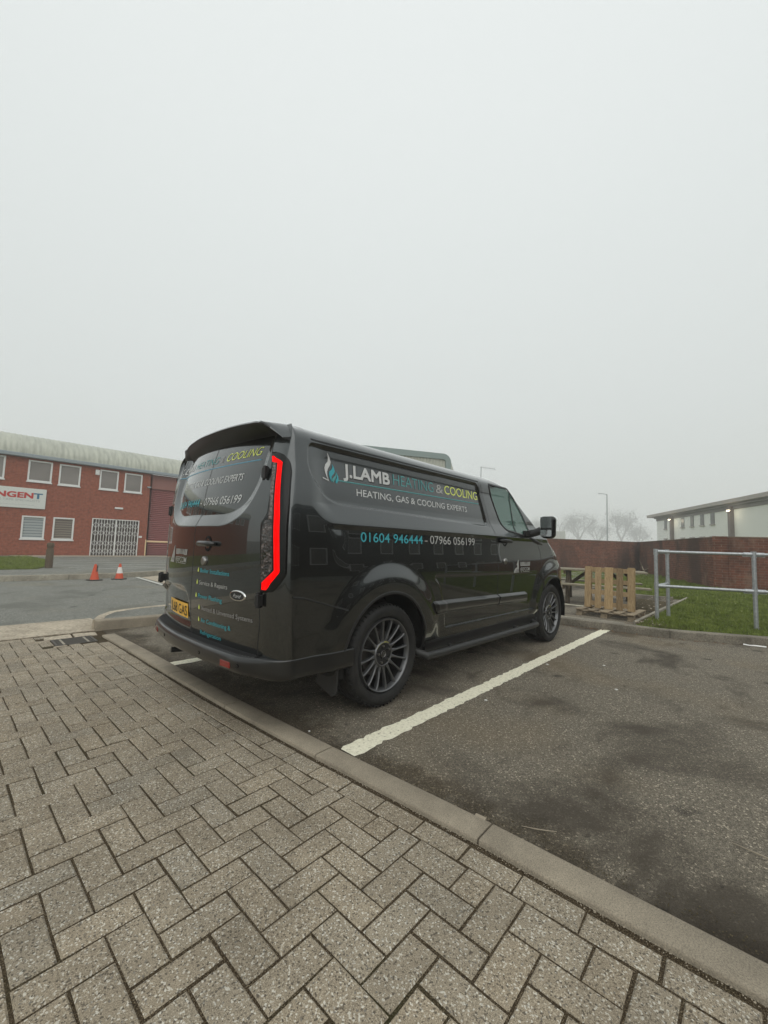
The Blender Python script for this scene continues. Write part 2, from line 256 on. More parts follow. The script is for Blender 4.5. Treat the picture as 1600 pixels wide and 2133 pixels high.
# ---- van body surface (metres; x forward, y to the far side, z up; rear near wheel centre at x=0) ----
YC=.97
ZR,RZ,RI=1.69,.135,.20   # start height, height and depth of the rounded cant rail
def sstep(a,b,x):
    t=np.clip((np.asarray(x,float)-a)/(b-a),0,1); return t*t*(3-2*t)
def lerpt(x,xs,ys): return np.interp(x,xs,ys)
def smooth_interp(x,xs,ys):
    # monotone cubic-ish interpolation
    xs=np.array(xs,float); ys=np.array(ys,float); x=np.asarray(x,float)
    m=np.gradient(ys,xs); i=np.clip(np.searchsorted(xs,x)-1,0,len(xs)-2); h=xs[i+1]-xs[i]; t=np.clip((x-xs[i])/h,0,1)
    return (2*t**3-3*t**2+1)*ys[i]+(t**3-2*t**2+t)*h*m[i]+(-2*t**3+3*t**2)*ys[i+1]+(t**3-t**2)*h*m[i+1]
def sdpoly(px,pz,poly):
    px=np.asarray(px,float); pz=np.asarray(pz,float); d=np.full(np.broadcast(px,pz).shape,1e9); s=np.ones(d.shape)
    n=len(poly)
    for i in range(n):
        ax,az=poly[i]; bx,bz=poly[i-1]; ex,ez=bx-ax,bz-az; wx,wz=px-ax,pz-az
        t=np.clip((wx*ex+wz*ez)/(ex*ex+ez*ez),0,1); dx,dz=wx-ex*t,wz-ez*t; d=np.minimum(d,dx*dx+dz*dz)
        c1=pz>=az; c2=pz<bz; c3=ex*wz>ez*wx
        s=np.where((c1&c2&c3)|(~c1&~c2&~c3),-s,s)
    return s*np.sqrt(d)
def rpoly(pts,rad,n=5):
    out=[]; m=len(pts)
    rad=rad if hasattr(rad,'__len__') else [rad]*m
    for i in range(m):
        p=np.array(pts[i],float); a=np.array(pts[i-1],float); b=np.array(pts[(i+1)%m],float)
        u=(a-p)/np.linalg.norm(a-p); v=(b-p)/np.linalg.norm(b-p); r=min(rad[i],.48*np.linalg.norm(a-p),.48*np.linalg.norm(b-p))
        if r<=0: out.append(tuple(p)); continue
        for k in range(n+1):
            t=k/n; out.append(tuple(p+u*r*(1-t)**2+v*r*t**2))
    return out
PANEL=rpoly([(-.685,1.70),(1.31,1.708),(1.445,1.305),(-.51,1.345),(-.70,1.52)],[.05,.05,.06,.10,.10])
LOWER=rpoly([(.70,.45),(.675,.62),(.60,.80),(.52,.86),(2.52,.835),(2.62,.72),(2.62,.45)],[.02,.05,.05,.04,.05,.05,.02])
REARWIN=rpoly([(.285,1.79),(.305,1.46),(.39,1.325),(.56,1.258),(1.38,1.258),(1.55,1.325),(1.635,1.46),(1.655,1.79)],[.03,.1,.12,.12,.12,.12,.1,.03])
PLATEREC=rpoly([(.98,.50),(1.03,.69),(1.12,.745),(1.70,.745),(1.80,.69),(1.85,.50)],[.02,.03,.04,.04,.03,.02])
WHEELS=((0.,.345),(2.933,.345))
def Ys(x,z):
    x=np.asarray(x,float); z=np.asarray(z,float)
    full=smooth_interp(z,[.25,.33,.40,.60,.85,1.1,1.22,1.35,1.5,1.62,1.70],[.030,.018,.004,-.010,-.016,-.008,.000,.012,.033,.054,.068])+RI*(1-np.sqrt(1-(np.clip(z-ZR,0,RZ*.995)/RZ)**2))
    shld=np.interp(z,[.25,1.165,1.19,1.215,1.235,1.34,1.37,1.5,1.62,1.74],[0,.010,.006,-.004,0,.034,.036,.032,.026,.006])
    shld=np.where(z<1.19,.010*sstep(.9,1.15,z),shld)
    diag=(x+.66)-.75*np.clip(1.34-z,0,.2)-.0
    m=sstep(-.03,.13,diag)*(1-.35*sstep(2.6,3.0,x))
    y=full+shld*m
    s=sdpoly(x,z,PANEL); y=y+.016*(1-sstep(-.012,.006,s))
    s=sdpoly(x,z,LOWER); y=y+.010*(1-sstep(-.004,.014,s))
    y=y-.004*np.exp(-((z-.575)/.035)**2)*np.exp(-((x+.62)/.13)**2)
    for wx,wz in WHEELS:
        r=np.hypot(x-wx,z-wz); f=1-sstep(.49,.645,r); y=y-.029*f*sstep(.30,.50,z+.0)
    return y
def Xr(y,z):
    y=np.asarray(y,float); z=np.asarray(z,float); u=np.abs(y-YC)/.87
    x=-.95+np.where(y>YC,.130*u**2,.062*u**2.3)+.10*(np.clip(z-1.1,0,1)/.65)**2+.03*(np.clip(.8-z,0,1)/.4)**2
    s=sdpoly(y,z,REARWIN)
    x=x+.034*(1-np.clip((s+.004)/.075,0,1))*(1-.0*u)
    s=sdpoly(y,z,PLATEREC); x=x+.022*(1-sstep(-.012,.012,s))
    return x
ZF=[.25,.32,.5,.75,.92,1.02,1.08,1.14,1.22,1.35,1.5,1.62,1.74,1.80]
def Ffront(z): return np.interp(z,ZF,[3.78,3.86,3.93,3.93,3.88,3.76,3.58,3.30,3.12,2.93,2.70,2.50,2.22,2.02])
def XCf(z): return np.interp(z,ZF,[3.02,3.02,3.02,3.02,3.0,2.98,2.95,2.90,2.78,2.58,2.30,2.10,1.84,1.62])
NA,NB,NC,ND=150,28,440,60
def outline(z,left=False):
    pts=[]
    yA=.15; R=(lambda y,zz: Xr(2*YC-np.asarray(y,float),zz)) if left else Xr; xa=R(yA,z)
    ya=YC+(yA-YC)*np.linspace(0,1,NA,endpoint=False); pts+=list(zip(R(ya,np.full(NA,z)),ya))
    xB=min(float(xa)+.13,-.715); yB=float(Ys(xB,z)); P0=np.array([float(xa),yA]); 
    tg=np.array([float(R(yA-.01,z)-xa),-.01]); tg/=np.linalg.norm(tg); P1=P0+tg*.085; 
    P3=np.array([xB,yB]); tb=np.array([.01,float(Ys(xB+.01,z))-yB]); tb/=np.linalg.norm(tb); P2=P3-tb*.085
    for t in np.linspace(0,1,NB,endpoint=False): pts.append(tuple((1-t)**3*P0+3*t*(1-t)**2*P1+3*t*t*(1-t)*P2+t**3*P3))
    xC=float(XCf(z)); xs=xB+(xC-xB)*np.linspace(0,1,NC,endpoint=False); ys=Ys(xs,np.full(NC,z)); pts+=list(zip(xs,ys))
    F=float(Ffront(z)); P0=np.array([xC,float(Ys(xC,z))]); P3=np.array([F,YC]); L=F-xC
    P1=P0+np.array([L*.55,L*.02]); P2=P3-np.array([L*.02,.62*(YC-P0[1])])
    for t in np.linspace(0,1,ND+1): pts.append(tuple((1-t)**3*P0+3*t*(1-t)**2*P1+3*t*t*(1-t)*P2+t**3*P3))
    pts=np.array(pts)
    if left: pts[:,1]=2*YC-pts[:,1]
    return pts
ZS=np.unique(np.concatenate([np.linspace(.28,1.15,90),np.linspace(1.15,1.40,50),np.linspace(1.40,1.80,58)]).round(5))
BODY=np.zeros((len(ZS),NA+NB+NC+ND+1,3)); BODYL=BODY.copy()
for _k,_z in enumerate(ZS):
    BODY[_k,:,:2]=outline(_z); BODY[_k,:,2]=_z; BODYL[_k,:,:2]=outline(_z,True); BODYL[_k,:,2]=_z
def roofrings(B):
    top=B[-1]; out=[]
    c=np.stack([np.clip(top[:,0],-.35,1.3),np.full(len(top),YC)],-1)
    d=c-top[:,:2]; L=np.linalg.norm(d,axis=1,keepdims=True)
    a0=math.asin((1.80-ZR)/RZ)
    for a in np.linspace(a0,math.pi/2,8)[1:]:
        i=RI*(math.cos(a0)-math.cos(a)); z=ZR+RZ*math.sin(a); out.append(np.concatenate([top[:,:2]+d/L*i,np.full((len(top),1),z)],1))
    for f in (.12,.25,.45,.7,1.0):
        out.append(np.concatenate([top[:,:2]+d/L*(RI*math.cos(a0)+(L-RI*math.cos(a0))*f),np.full((len(top),1),ZR+RZ+.045*(1-(1-f)**2))],1))
    return np.array(out)
def surf_p(s,z,B=None):
    """point + outward normal at fractional outline index s and height z"""
    B=BODY if B is None else B
    s=np.atleast_1d(np.asarray(s,float)); z=np.atleast_1d(np.asarray(z,float)); s,z=np.broadcast_arrays(s,z)
    k=np.clip(np.searchsorted(ZS,z)-1,0,len(ZS)-2); j=np.clip(s.astype(int),0,B.shape[1]-2)
    a=((z-ZS[k])/(ZS[k+1]-ZS[k]))[...,None]; b=(s-j)[...,None]
    p00,p01,p10,p11=B[k,j],B[k,j+1],B[k+1,j],B[k+1,j+1]
    p=(1-a)*((1-b)*p00+b*p01)+a*((1-b)*p10+b*p11)
    n=np.cross(p01-p00,p10-p00); n/=np.linalg.norm(n,axis=-1,keepdims=True)+1e-12
    return p,n
# ================= ground =================
def sheet(name,poly,z,mat_,zb=None):
    mb=MB(); 
    if zb is None: mb.add([(x,y,z) for x,y in poly],[tuple(range(len(poly)))])
    else: mb.prism(poly,zb,z)
    return tag(mb.build(name,mat_),kind='structure')
def kerb_x(y):  # paving side edge of the near kerb
    return np.interp(y,[-8,-1.9,-1.08,-.23,.99,3.41],[-.50,-.664,-.693,-.755,-.819,-.868])
def far_kerb(t): pass
R0=-400
# base sheets: car park asphalt (z 0), road (z .004)
sheet('ground',[(-300,-300),(400,-300),(400,300),(-300,300)],-.03,M['road'])
sheet('car_park',[(float(kerb_x(y_))+.06,y_) for y_ in (3.75,3.41,.99,-.23,-1.08,-1.9,-8,-14)]+[(6.5,-14),(6.5,3.75)],0,M['asphalt'])
sheet('road',[(-60,4.55),(60,4.55),(60,10.62),(-60,10.62)],-.006,M['road'])
# block paving: real bevelled blocks in 90 degree herringbone, plus a stretcher course along the kerb
def paving():
    V=[];F=[];T=[]
    def brickq(cx,cy,lx,ly,ang):
        g=.0026+rng.random()*.0012; hx,hy=lx/2-g,ly/2-g; b=.005; z=rng.normal(0,.0011); tx,ty=rng.normal(0,.006,2); ja=rng.normal(0,.006)
        ca,sa=math.cos(ang+ja),math.sin(ang+ja); i=len(V)
        for (k,zz,bb) in ((0,-.03,0),(1,-.004,0),(2,0,b)):
            for sx_,sy_ in ((-1,-1),(1,-1),(1,1),(-1,1)):
                x=sx_*(hx-bb)+rng.normal(0,.0007); y=sy_*(hy-bb)+rng.normal(0,.0007); V.append((cx+ca*x-sa*y,cy+sa*x+ca*y,zz+z+tx*x+ty*y))
        for k in (0,1):
            for j in range(4): a=i+k*4+j; c=i+k*4+(j+1)%4; F.append((a,c,c+4,a+4))
        F.append((i+8,i+9,i+10,i+11)); t=np.clip(rng.normal(1,.045),.86,1.14); w=rng.normal(0,.010); T.extend([(t+w,t,t-w*1.3,1)]*12)
    a0=math.radians(1.0); ca,sa=math.cos(a0),math.sin(a0); ox,oy=-1.941,-.669
    u=.1
    for iy in range(-75,56):
        for ix in range(-90,30):
            r=(ix+iy)%4
            # herringbone unit: horizontals start when (ix - iy)%4==0 ; verticals when (ix-iy)%4==3
            k=(ix-iy)%4
            if k==0: lx,ly,cx,cy=.2,.1,(ix+1)*u,(iy+.5)*u
            elif k==3: lx,ly,cx,cy=.1,.2,(ix+.5)*u,(iy+1)*u
            else: continue
            cy-=0 if k==0 else 0
            X=ox+ca*cx-sa*cy; Y=oy+sa*cx+ca*cy
            if Y>3.78+.0*X or Y<-6 or X<-8: continue
            lim=kerb_x(Y)-.1185; ang=a0
            hx=lx/2; right=X+hx
            if X-hx>lim-.042: continue
            if Y>3.17 and X>-1.36: continue
            if 0<lim-right<.042: lx+=lim-right; X+=(lim-right)/2
            if right>lim:   # cut block
                nl=lim-(X-hx); X=(X-hx)+nl/2; lx=nl
            if Y+ly/2>3.74: 
                nl=3.74-(Y-ly/2); 
                if nl<.03: continue
                Y=(Y-ly/2)+nl/2; ly=nl
            brickq(X,Y,lx,ly,ang)
    y=-6.0
    while y<3.2:
        dx=kerb_x(y+.1)-kerb_x(y-.1); ang=math.atan2(.2,dx); brickq(kerb_x(y)-.068,y,.2,.1,ang); y+=.2
    me=bpy.data.meshes.new('paving'); me.from_pydata(V,[],F); ca_=me.color_attributes.new('tint','FLOAT_COLOR','POINT'); ca_.data.foreach_set('color',np.array(T,np.float32).ravel())
    return tag(link('paving',me,M['paver']),kind='structure')
paving()
bed=sheet('paving_bed',[(-9,-7)]+[(float(kerb_x(y_))+.07,y_) for y_ in (-7,-1.9,-1.08,-.23,.99,3.41,3.78)]+[(-9,3.78)],-.0045,M['joint'])
# near kerb, individual stones with rounded edges, laid almost flush
def kerb_run(name,pts,w,z0,z1,mt,joint=.9,side=1,bev=.012,gap=.004):
    """pts: polyline of the front edge; stone of width w on the given side"""
    mb=MB(); P=[np.array(p,float) for p in pts]; segs=[]
    L_=[0]
    for a,b in zip(P[:-1],P[1:]): L_.append(L_[-1]+np.linalg.norm(b-a))
    def at(s):
        i=min(max(np.searchsorted(L_,s)-1,0),len(P)-2); t=(s-L_[i])/(L_[i+1]-L_[i]); d=(P[i+1]-P[i])/(L_[i+1]-L_[i]); return P[i]+(P[i+1]-P[i])*t,d
    s=0
    while s<L_[-1]-.05:
        e=min(s+joint,L_[-1]); n=max(1,int((e-s)/.3)); ss=np.linspace(s+gap,e-gap,n+1); V=[];F=[]
        for q_ in ss:
            p,d=at(q_); nn=np.array([-d[1],d[0]])*side; dz=0
            prof=[(0,z0),(0,z1-bev*1.3),(bev*.4,z1-bev*.4),(bev*1.3,z1),(w-bev,z1),(w-bev*.3,z1-bev*.3),(w,z1-bev),(w,z0)]
            for (o_,z_) in prof: V.append((p[0]+nn[0]*o_,p[1]+nn[1]*o_,z_))
        m_=8
        for k in range(len(ss)-1):
            for j in range(m_): a=k*m_+j; b=k*m_+(j+1)%m_; F.append((a,b,b+m_,a+m_) if side<0 else (a,a+m_,b+m_,b))
        F.append(tuple(range(m_)) if side>0 else tuple(range(m_))[::-1]); l=(len(ss)-1)*m_; F.append(tuple(range(l,l+m_))[::-1] if side>0 else tuple(range(l,l+m_)))
        mb.add(V,F); s=e
    return tag(mb.build(name,mt,auto=50),kind='structure')
ys=[3.41,2.45,1.55,.646,-.216,-1.06,-1.96,-2.9,-3.8,-6.5]
kerb_run('kerb',[(float(kerb_x(y))+(.132 if y<3 else .115),y) for y in ys],.128,-.05,.016,M['kerb'],joint=.905,side=-1,bev=.009)
# concrete crossover strip between paving and road
mb=MB(); pl=[(-9,3.86)]
for x in np.linspace(-8,-.88,60): pl.append((float(x),3.90-.13*(x+8)/7.1+rng.normal(0,.012)))
pl+=[(-.74,3.76),(-.74,4.62),(-9,4.84)]; mb.prism(pl,-.05,.006); tag(mb.build('crossover',M['crossover']),kind='structure')
mb=MB()
for k in range(3):
    x=-1.42+.19*k
mb.prism([(-1.36,3.50),(-1.12,3.515),(-1.11,3.70),(-1.34,3.69)],-.02,.004); mb.prism([(-1.10,3.515),(-.90,3.50),(-.89,3.66),(-1.09,3.70)],-.02,.007)
mb.prism([(-1.33,3.16),(-1.22,3.16),(-1.22,3.19),(-1.33,3.19)],-.02,.001)
tag(mb.build('gully_surround',M['crossover'],bevel=.006),kind='structure')
# raised footway beyond the van, with its kerb
kerb_run('footway_kerb',[(-.88,3.745),(-.5,3.70),(.6,3.60),(3,3.42),(6,3.2),(20,2.3)],.13,-.05,.115,M['kerb'],joint=1.8,side=1,bev=.012)
sheet('footway',[(-.86,3.86),(-.5,3.82),(.6,3.72),(3,3.54),(6,3.32),(20,2.45),(20,4.5),(3,4.5),(.13,4.50),(-.25,4.47),(-.55,4.33),(-.77,4.08)],.108,M['road'],-.05)
kerb_run('footway_edge',[(-.88,3.86),(-.80,4.10),(-.60,4.38),(-.26,4.54),(.2,4.58),(3,4.58),(20,4.58)],.10,-.05,.114,M['crossover'],joint=3,side=-1,bev=.01)
# far kerb of the bay and everything behind it
FK=[(4.02,4.4),(4.10,2.4),(4.19,.25),(4.29,-.10),(4.40,-.97),(4.87,-1.90),(5.5,-2.95),(6.6,-4.4),(9,-7),(13,-11)]
kerb_run('far_kerb',FK,.15,-.05,.10,M['kerb_far'],joint=1.35,side=1,bev=.010)
kerb_run('edging_strip',[(4.33,4.0),(4.40,2.4),(4.50,.2),(4.66,-.40)],.11,-.05,.075,M['edging'],joint=.9,side=1,bev=.006)
sheet('hardstanding',[(4.16,4.4),(4.24,2.4),(4.33,.25),(4.6,-.52),(10.0,-.56),(9.1,.35),(9.6,1.2),(11,2.7),(16,8),(4.3,8)],.030,M['asphalt'],-.04)
kerb_run('grass_edging',[(4.86,-.46),(6.76,-.46),(9.9,-.51)],.05,-.05,.098,M['edging'],joint=1.0,side=-1,bev=.006)
kerb_run('grass_edging',[(9.15,-.35),(9.1,.33),(9.6,1.2),(10.9,2.57),(14,5.5)],.10,-.05,.12,M['kerb_far'],joint=1.0,side=-1,bev=.008)
sheet('lawn_bed',[(4.45,-.56),(4.55,-.97),(5.0,-1.90),(5.62,-2.87),(6.7,-4.3),(9.1,-6.9),(13.1,-10.9),(40,-30),(45,-10),(45,20),(20,20),(14.2,5.4),(11.0,2.5),(9.7,1.1),(9.25,.33),(9.9,-.56)],.095,M['turf'],-.05)
sheet('bare_soil',[(4.60,-.53),(4.62,-.95),(4.84,-1.2),(5.35,-.72),(5.9,-.53)],.0995,M['soil'])
sheet('bare_soil',[(6.35,-.37),(8.9,-.40),(9.0,.25),(8.3,.35),(7.1,-.05),(6.3,-.1)],.0345,M['soil'])
# markings
def paintline(pts,w,z=.004,jit=.004,n=120,mt='line'):
    a,b=np.array(pts[0]),np.array(pts[1]); d=(b-a)/np.linalg.norm(b-a); nn=np.array([-d[1],d[0]]); Lf=[];Rt=[]
    for i in range(n+1):
        p=a+(b-a)*i/n; Lf.append(tuple(p+nn*(w/2+rng.normal(0,jit)))+(z,)); Rt.append(tuple(p-nn*(w/2+rng.normal(0,jit)))+(z,))
    mb=MB(); V=Lf+Rt; m_=n+1; mb.add(V,[(i+m_,i+1+m_,i+1,i) for i in range(n)]); return tag(mb.build('road_marking',M[mt]),kind='structure')
paintline([(-.60,-.288),(4.32,-.238)],.118,jit=.0055,n=170)
paintline([(-.70,1.88),(3.9,1.95)],.118,jit=.005)
paintline([(6.38,3.4),(6.40,.75)],.09,.034,n=40); paintline([(6.40,.75),(6.80,-.41)],.09,.0345,n=20)
# far side of the road
kerb_run('far_road_kerb',[(-40,10.7),(-6,10.62),(-1.2,10.60),(-.4,10.55),(.56,10.55),(1.6,10.75),(2.58,11.2),(4,11.5),(12,11.6)],.14,-.05,.125,M['edging'],joint=1.0,side=1,bev=.012)
sheet('far_pavement',[(-40,10.82),(-6,10.75),(.5,10.68),(1.5,10.86),(2.5,11.33),(4,11.63),(12,11.73),(12,21.8),(-40,21.8)],.108,M['road'],-.05)
sheet('verge_bed',[(-40,12.9),(-.35,12.85),(.22,14.4),(.62,17.5),(.35,20.6),(-40,21.4)],.125,M['turf'],.05)
for (a,b) in (((.50,12.55),(7,12.45)),((.45,13.35),(7,13.2)),((.42,14.4),(7,14.1)),((.45,15.8),(7,15.4)),((.5,17.6),(7,17.1))): paintline([a,b],.07,.112,.002,20,'line2')
sheet('path_slabs',[(-.2,20.7),(9,20.4),(9,21.9),(-.2,21.9)],.116,M['crossover'])
sheet('block_apron',[(1.50,8.1),(1.56,10.45),(2.5,11.1),(9,11.4),(9,7.6)],.003,M['crossover'])
paintline([(1.37,8.0),(1.47,10.5)],.10,.008,.002,20,'line2')
# road patch scar
sheet('road_patch',[(.2,8.9),(.9,8.9),(.35,4.9),(-.55,4.9)],-.0025,M['road'])
# ---------- grass blades ----------
def in_poly(x,y,poly):
    return sdpoly(x,y,poly)<0
def blades(name,poly,n,z,hmin,hmax,near,seed):
    r=np.random.default_rng(seed); P=np.array(poly); lo=P.min(0); hi=P.max(0); xs=[];ys_=[]
    got=0
    while got<n:
        x=r.uniform(lo[0],hi[0],n*2); y=r.uniform(lo[1],hi[1],n*2); k=in_poly(x,y,poly); x=x[k]; y=y[k]
        d=np.hypot(x-CAM[0],y-CAM[1]); k=r.random(len(d))<np.clip((near/d)**2,.02,1); xs.append(x[k]); ys_.append(y[k]); got+=k.sum()
    x=np.concatenate(xs)[:n]; y=np.concatenate(ys_)[:n]; d=np.hypot(x-CAM[0],y-CAM[1]); sc=np.clip(d/near,1,3)
    clump=.6+.8*np.sin(x*3.1+np.sin(y*2.3)*2)*np.sin(y*2.7+1)**2; h=r.uniform(hmin,hmax,n)*np.clip(clump,.5,1.5)*sc**.5; a=r.uniform(0,6.283,n); w=.0032*sc; lean=r.normal(0,.45,(n,2))*h[:,None]
    V=np.zeros((n,3,3)); V[:,0]=np.stack([x-np.cos(a)*w,y-np.sin(a)*w,np.full(n,z)],-1); V[:,1]=np.stack([x+np.cos(a)*w,y+np.sin(a)*w,np.full(n,z)],-1); V[:,2]=np.stack([x+lean[:,0],y+lean[:,1],z+h],-1)
    o=npmesh(name,V,np.arange(n*3).reshape(n,3),M['blade'],smooth=False); return tag(o,kind='stuff')
g=blades('lawn_grass',[(4.5,-.58),(4.62,-1.0),(5.05,-1.9),(5.66,-2.87),(6.8,-4.3),(9.2,-6.5),(24,-12),(25,9),(14.2,5.2),(11.1,2.4),(9.8,1.1),(9.35,.33),(9.9,-.58)],150000,.095,.018,.055,5.5,3)
tag(g,'short green grass between the tubular rail and the brick boundary wall','grass')
g=blades('verge_grass',[(-12,12.95),(-.42,12.9),(.15,14.4),(.55,17.5),(.3,20.5),(-12,21.2)],50000,.125,.03,.07,12,5)
tag(g,'green grass patch in front of the red brick unit','grass')
# daisies / pale fallen leaves on lawn
def scatter(name,pts,size,mt,label,cat,z):
    mb=MB()
    for (x,y) in pts:
        a=rng.uniform(0,6.28); s=size*rng.uniform(.5,1.4); t=rng.uniform(.1,.7)*s; P_=[]
        n_=5
        for k in range(n_): an=a+6.283*k/n_; rr=s*rng.uniform(.6,1.1); P_.append((x+rr*math.cos(an),y+rr*.7*math.sin(an),z+t*.5*(1+math.sin(an*1.3+a))))
        mb.add(P_,[tuple(range(n_))])
    return tag(mb.build(name,M[mt]),label,cat,kind='stuff')
pts=[]
for k in range(420):
    s=rng.random()*8; i=min(int(s),7); t=s-i; a=np.array(FK[i]); b=np.array(FK[i+1]); d=(b-a)/np.linalg.norm(b-a); p=a+(b-a)*t+np.array([d[1],-d[0]])*abs(rng.normal(0,.05))+np.array([d[1],-d[0]])*.02; pts.append(tuple(p))
scatter('leaf_litter',pts,.017,'leafbrown','dead leaves and grit gathered along the foot of the far kerb','leaves',.003)
pts=[(rng.uniform(5,13),rng.uniform(-4,-.8)) for k in range(70)]
scatter('fallen_leaves',pts,.016,'chip','pale fallen leaves lying in the grass behind the rail','leaves',.135)
pts=[(rng.uniform(4.7,5.7),rng.uniform(-.95,-.5)) for k in range(60)]+[(rng.uniform(6.6,8.8),rng.uniform(-.4,.2)) for k in range(50)]
scatter('soil_debris',pts,.02,'chip','dry leaves and chips on the bare soil by the rail foot','leaves',.102)
pts=[]
for k in range(1500):
    y=rng.uniform(-2.2,3.3); pts.append((float(kerb_x(y))-abs(rng.normal(.006,.007)),y))
scatter('joint_grit',pts,.0028,'chip','grit in the open joint between paving and kerb','grit',.001)
pts=[(float(kerb_x(y))+.15+abs(rng.normal(0,.06)),y) for y in rng.uniform(-2.2,-.3,500)]
scatter('gutter_grit',pts,.0035,'soil','dark grit along the asphalt side of the kerb','grit',.002)
# single bits of litter
def bit(name,poly,z,th,mt,label,cat,sh=None):
    mb=MB(); mb.prism(poly,z,z+th); return tag(mb.build(name,M[mt],bevel=.001),label,cat)
bit('wood_chip',[(-.585,-1.035),(-.555,-1.03),(-.55,-1.075),(-.585,-1.08)],.002,.012,'chip','small square wood chip on the asphalt against the near kerb','wood chip')
mb=MB(); mb.tube([(-.48,-1.19,.004),(-.47,-1.24,.012),(-.44,-1.28,.010),(-.43,-1.31,.016)],[.001,.0018,.0018,.001],6); tag(mb.build('twig',M['chip']),'thin dry twig on asphalt beside the kerb','twig')
mb=MB(); mb.tube([(.02,-1.80,.004),(.0,-1.88,.010),(-.01,-1.94,.012)],[.001,.003,.003],6); tag(mb.build('twig',M['chip']),'pale curled twig on open asphalt at the right edge of the view','twig')
mb=MB(); mb.add([(4.725,-1.68,.02),(4.735,-1.74,.012),(4.74,-1.79,.02),(4.765,-1.89,.018),(4.75,-1.89,.006),(4.725,-1.79,.006),(4.72,-1.74,.004),(4.71,-1.68,.006)],[(0,1,6,7),(1,2,5,6),(2,3,4,5)]); tag(mb.build('paper_strip',M['paper']),'crumpled white paper strip lying at the foot of the far kerb','paper')
mb=MB(); mb.prism([(2.13,-1.925),(2.19,-1.925),(2.24,-2.13),(2.17,-2.12)],.003,.012); mb.m=1; mb.prism([(2.155,-1.99),(2.20,-1.99),(2.232,-2.11),(2.175,-2.10)],.0135,.015); tag(mb.build('wrapper',[M['paper'],M['paper_y']]),'white and yellow wrapper on the open asphalt','wrapper')
for (x,y,s,lb) in ((1.9,-.36,.02,'small white scrap on asphalt just right of the painted line'),(.62,-.42,.018,'pale flat chip on asphalt near the middle of the painted line'),(-.60,.04,.01,'tiny white pebble beside the near kerb'),(1.62,-1.02,.02,'pale pebble in the dark asphalt stain'),(2.3,-.75,.02,'white crumb on asphalt beyond the dark stain')):
    s*=.55
    bit('pebble',[(x-s,y-s*.6),(x+s*.7,y-s),(x+s,y+s*.5),(x-s*.6,y+s)],.002,.006,'paper',lb,'pebble')
# drain grate
gr=empty('drain_grate',(-1.135,3.35,0)); gr.scale=(.92,.9,1); tag(gr,'rusty slotted iron drain grate set in the paving corner','drain grate')
mb=MB(); 
for lo,hi in (((-.19,-.15,-.02),(-.165,.15,.004)),((.165,-.15,-.02),(.19,.15,.004)),((-.19,.15,-.02),(.19,.17,.004)),((-.19,-.17,-.02),(.19,-.15,.004))): mb.box(lo,hi)
o=mb.build('frame',M['cast'],gr,bevel=.002)
mb=MB()
for k in range(9): y=-.135+.034*k; mb.box((-.163,y-.009,-.03),(.163,y+.009,.001))
o=mb.build('bars',M['cast'],gr,bevel=.002)
for x_ in (-.11,.11): mb=MB(); mb.box((x_-.01,-.147,-.02),(x_+.01,.147,.003)); mb.build('cross_bar',M['edging'],gr)
# ================= van =================
van=empty('van',(1.4,YC,0)); tag(van,'dark grey lettered panel van with lit red tail light parked in the marked bay','van')
def vp(o,parent=van,label=None):
    # parts are modelled in world coordinates; keep them there under the van's empty
    o.parent=parent; o.matrix_parent_inverse=Matrix.Translation(-Vector(van.location)); 
    if parent is not van: o.matrix_parent_inverse=Matrix.Identity(4)
    if label: o['label']=label
    return o
XG1=lambda z: np.interp(z,[.28,.47,1.17,1.29,1.74],[1.63,1.59,1.555,1.516,1.36])
XG2=lambda z: np.interp(z,[.28,.47,.71,.85,1.07,1.19,1.30],[2.50,2.50,2.581,2.623,2.60,2.53,2.50])
SD=lambda z: np.interp(z,[.505,.63,.81,1.196,1.252,1.40,1.57,1.63,1.74],[145,149,148,143,151,151,143,139,135])
WIN=rpoly([(1.525,1.735),(1.92,1.735),(2.10,1.625),(2.25,1.475),(2.37,1.32),(2.35,1.245),(2.26,1.238),(1.80,1.288),(1.70,1.38),(1.60,1.56)],[.03,.02,.05,.05,.04,.02,.03,.05,.06,.05],3)
nz,nj=BODY.shape[:2]
def split(B,left):
    st=1 if not left else 4
    cols=np.unique(np.concatenate([np.arange(0,NA+NB,1 if not left else 2),np.arange(NA+NB,nj,st),[nj-1]])); rows=np.arange(0,nz,1 if not left else 2); rows=np.unique(np.append(rows,nz-1))
    G=B[np.ix_(rows,cols)]; q=gridquads(len(rows),len(cols)); V=G.reshape(-1,3); c=V[q].mean(1)
    jc=cols[q%len(cols)].mean(1); 
    if left: q=q[:,::-1]
    x,y,z=c.T; yy=2*YC-y if left else y
    side=(jc>NA+NB-4); wheel=np.zeros(len(q),bool)
    for wx,wz in WHEELS: wheel|=(np.hypot(x-wx,z-wz-.01)<.415)&side
    win=side&(sdpoly(x,z,WIN)<-.006)&(yy<.4)
    ws=(jc>NA+NB+NC+6)&(z>1.19)&(z<1.765)
    door=side&(x>XG1(z))&(x<XG2(z))&(z>.375)&(z<1.755)&(jc<NA+NB+NC+2)&~win
    rear=(jc<SD(z))&(z>.445)
    rwin=rear&(sdpoly(y,z,REARWIN)<-.006)
    keep=~wheel&~win&~ws&~((z<.345)&(x<-.3)); out={}
    out['glass']=q[win]; out['screen']=q[ws]; out['front_door']=q[keep&door]; out['rear_door']=q[rear&~rwin&keep]; out['rear_window']=q[rwin&keep]; sill=(z<.366)&(x>.40)&(x<2.50)&side; out['sill']=q[keep&sill&~door]; out['body']=q[keep&~door&~rear&~sill]
    return V,out
def sub(V,q):
    u,inv=np.unique(q,return_inverse=True); return V[u],inv.reshape(q.shape)
VR,PR=split(BODY,False); VL,PL=split(BODYL,True)
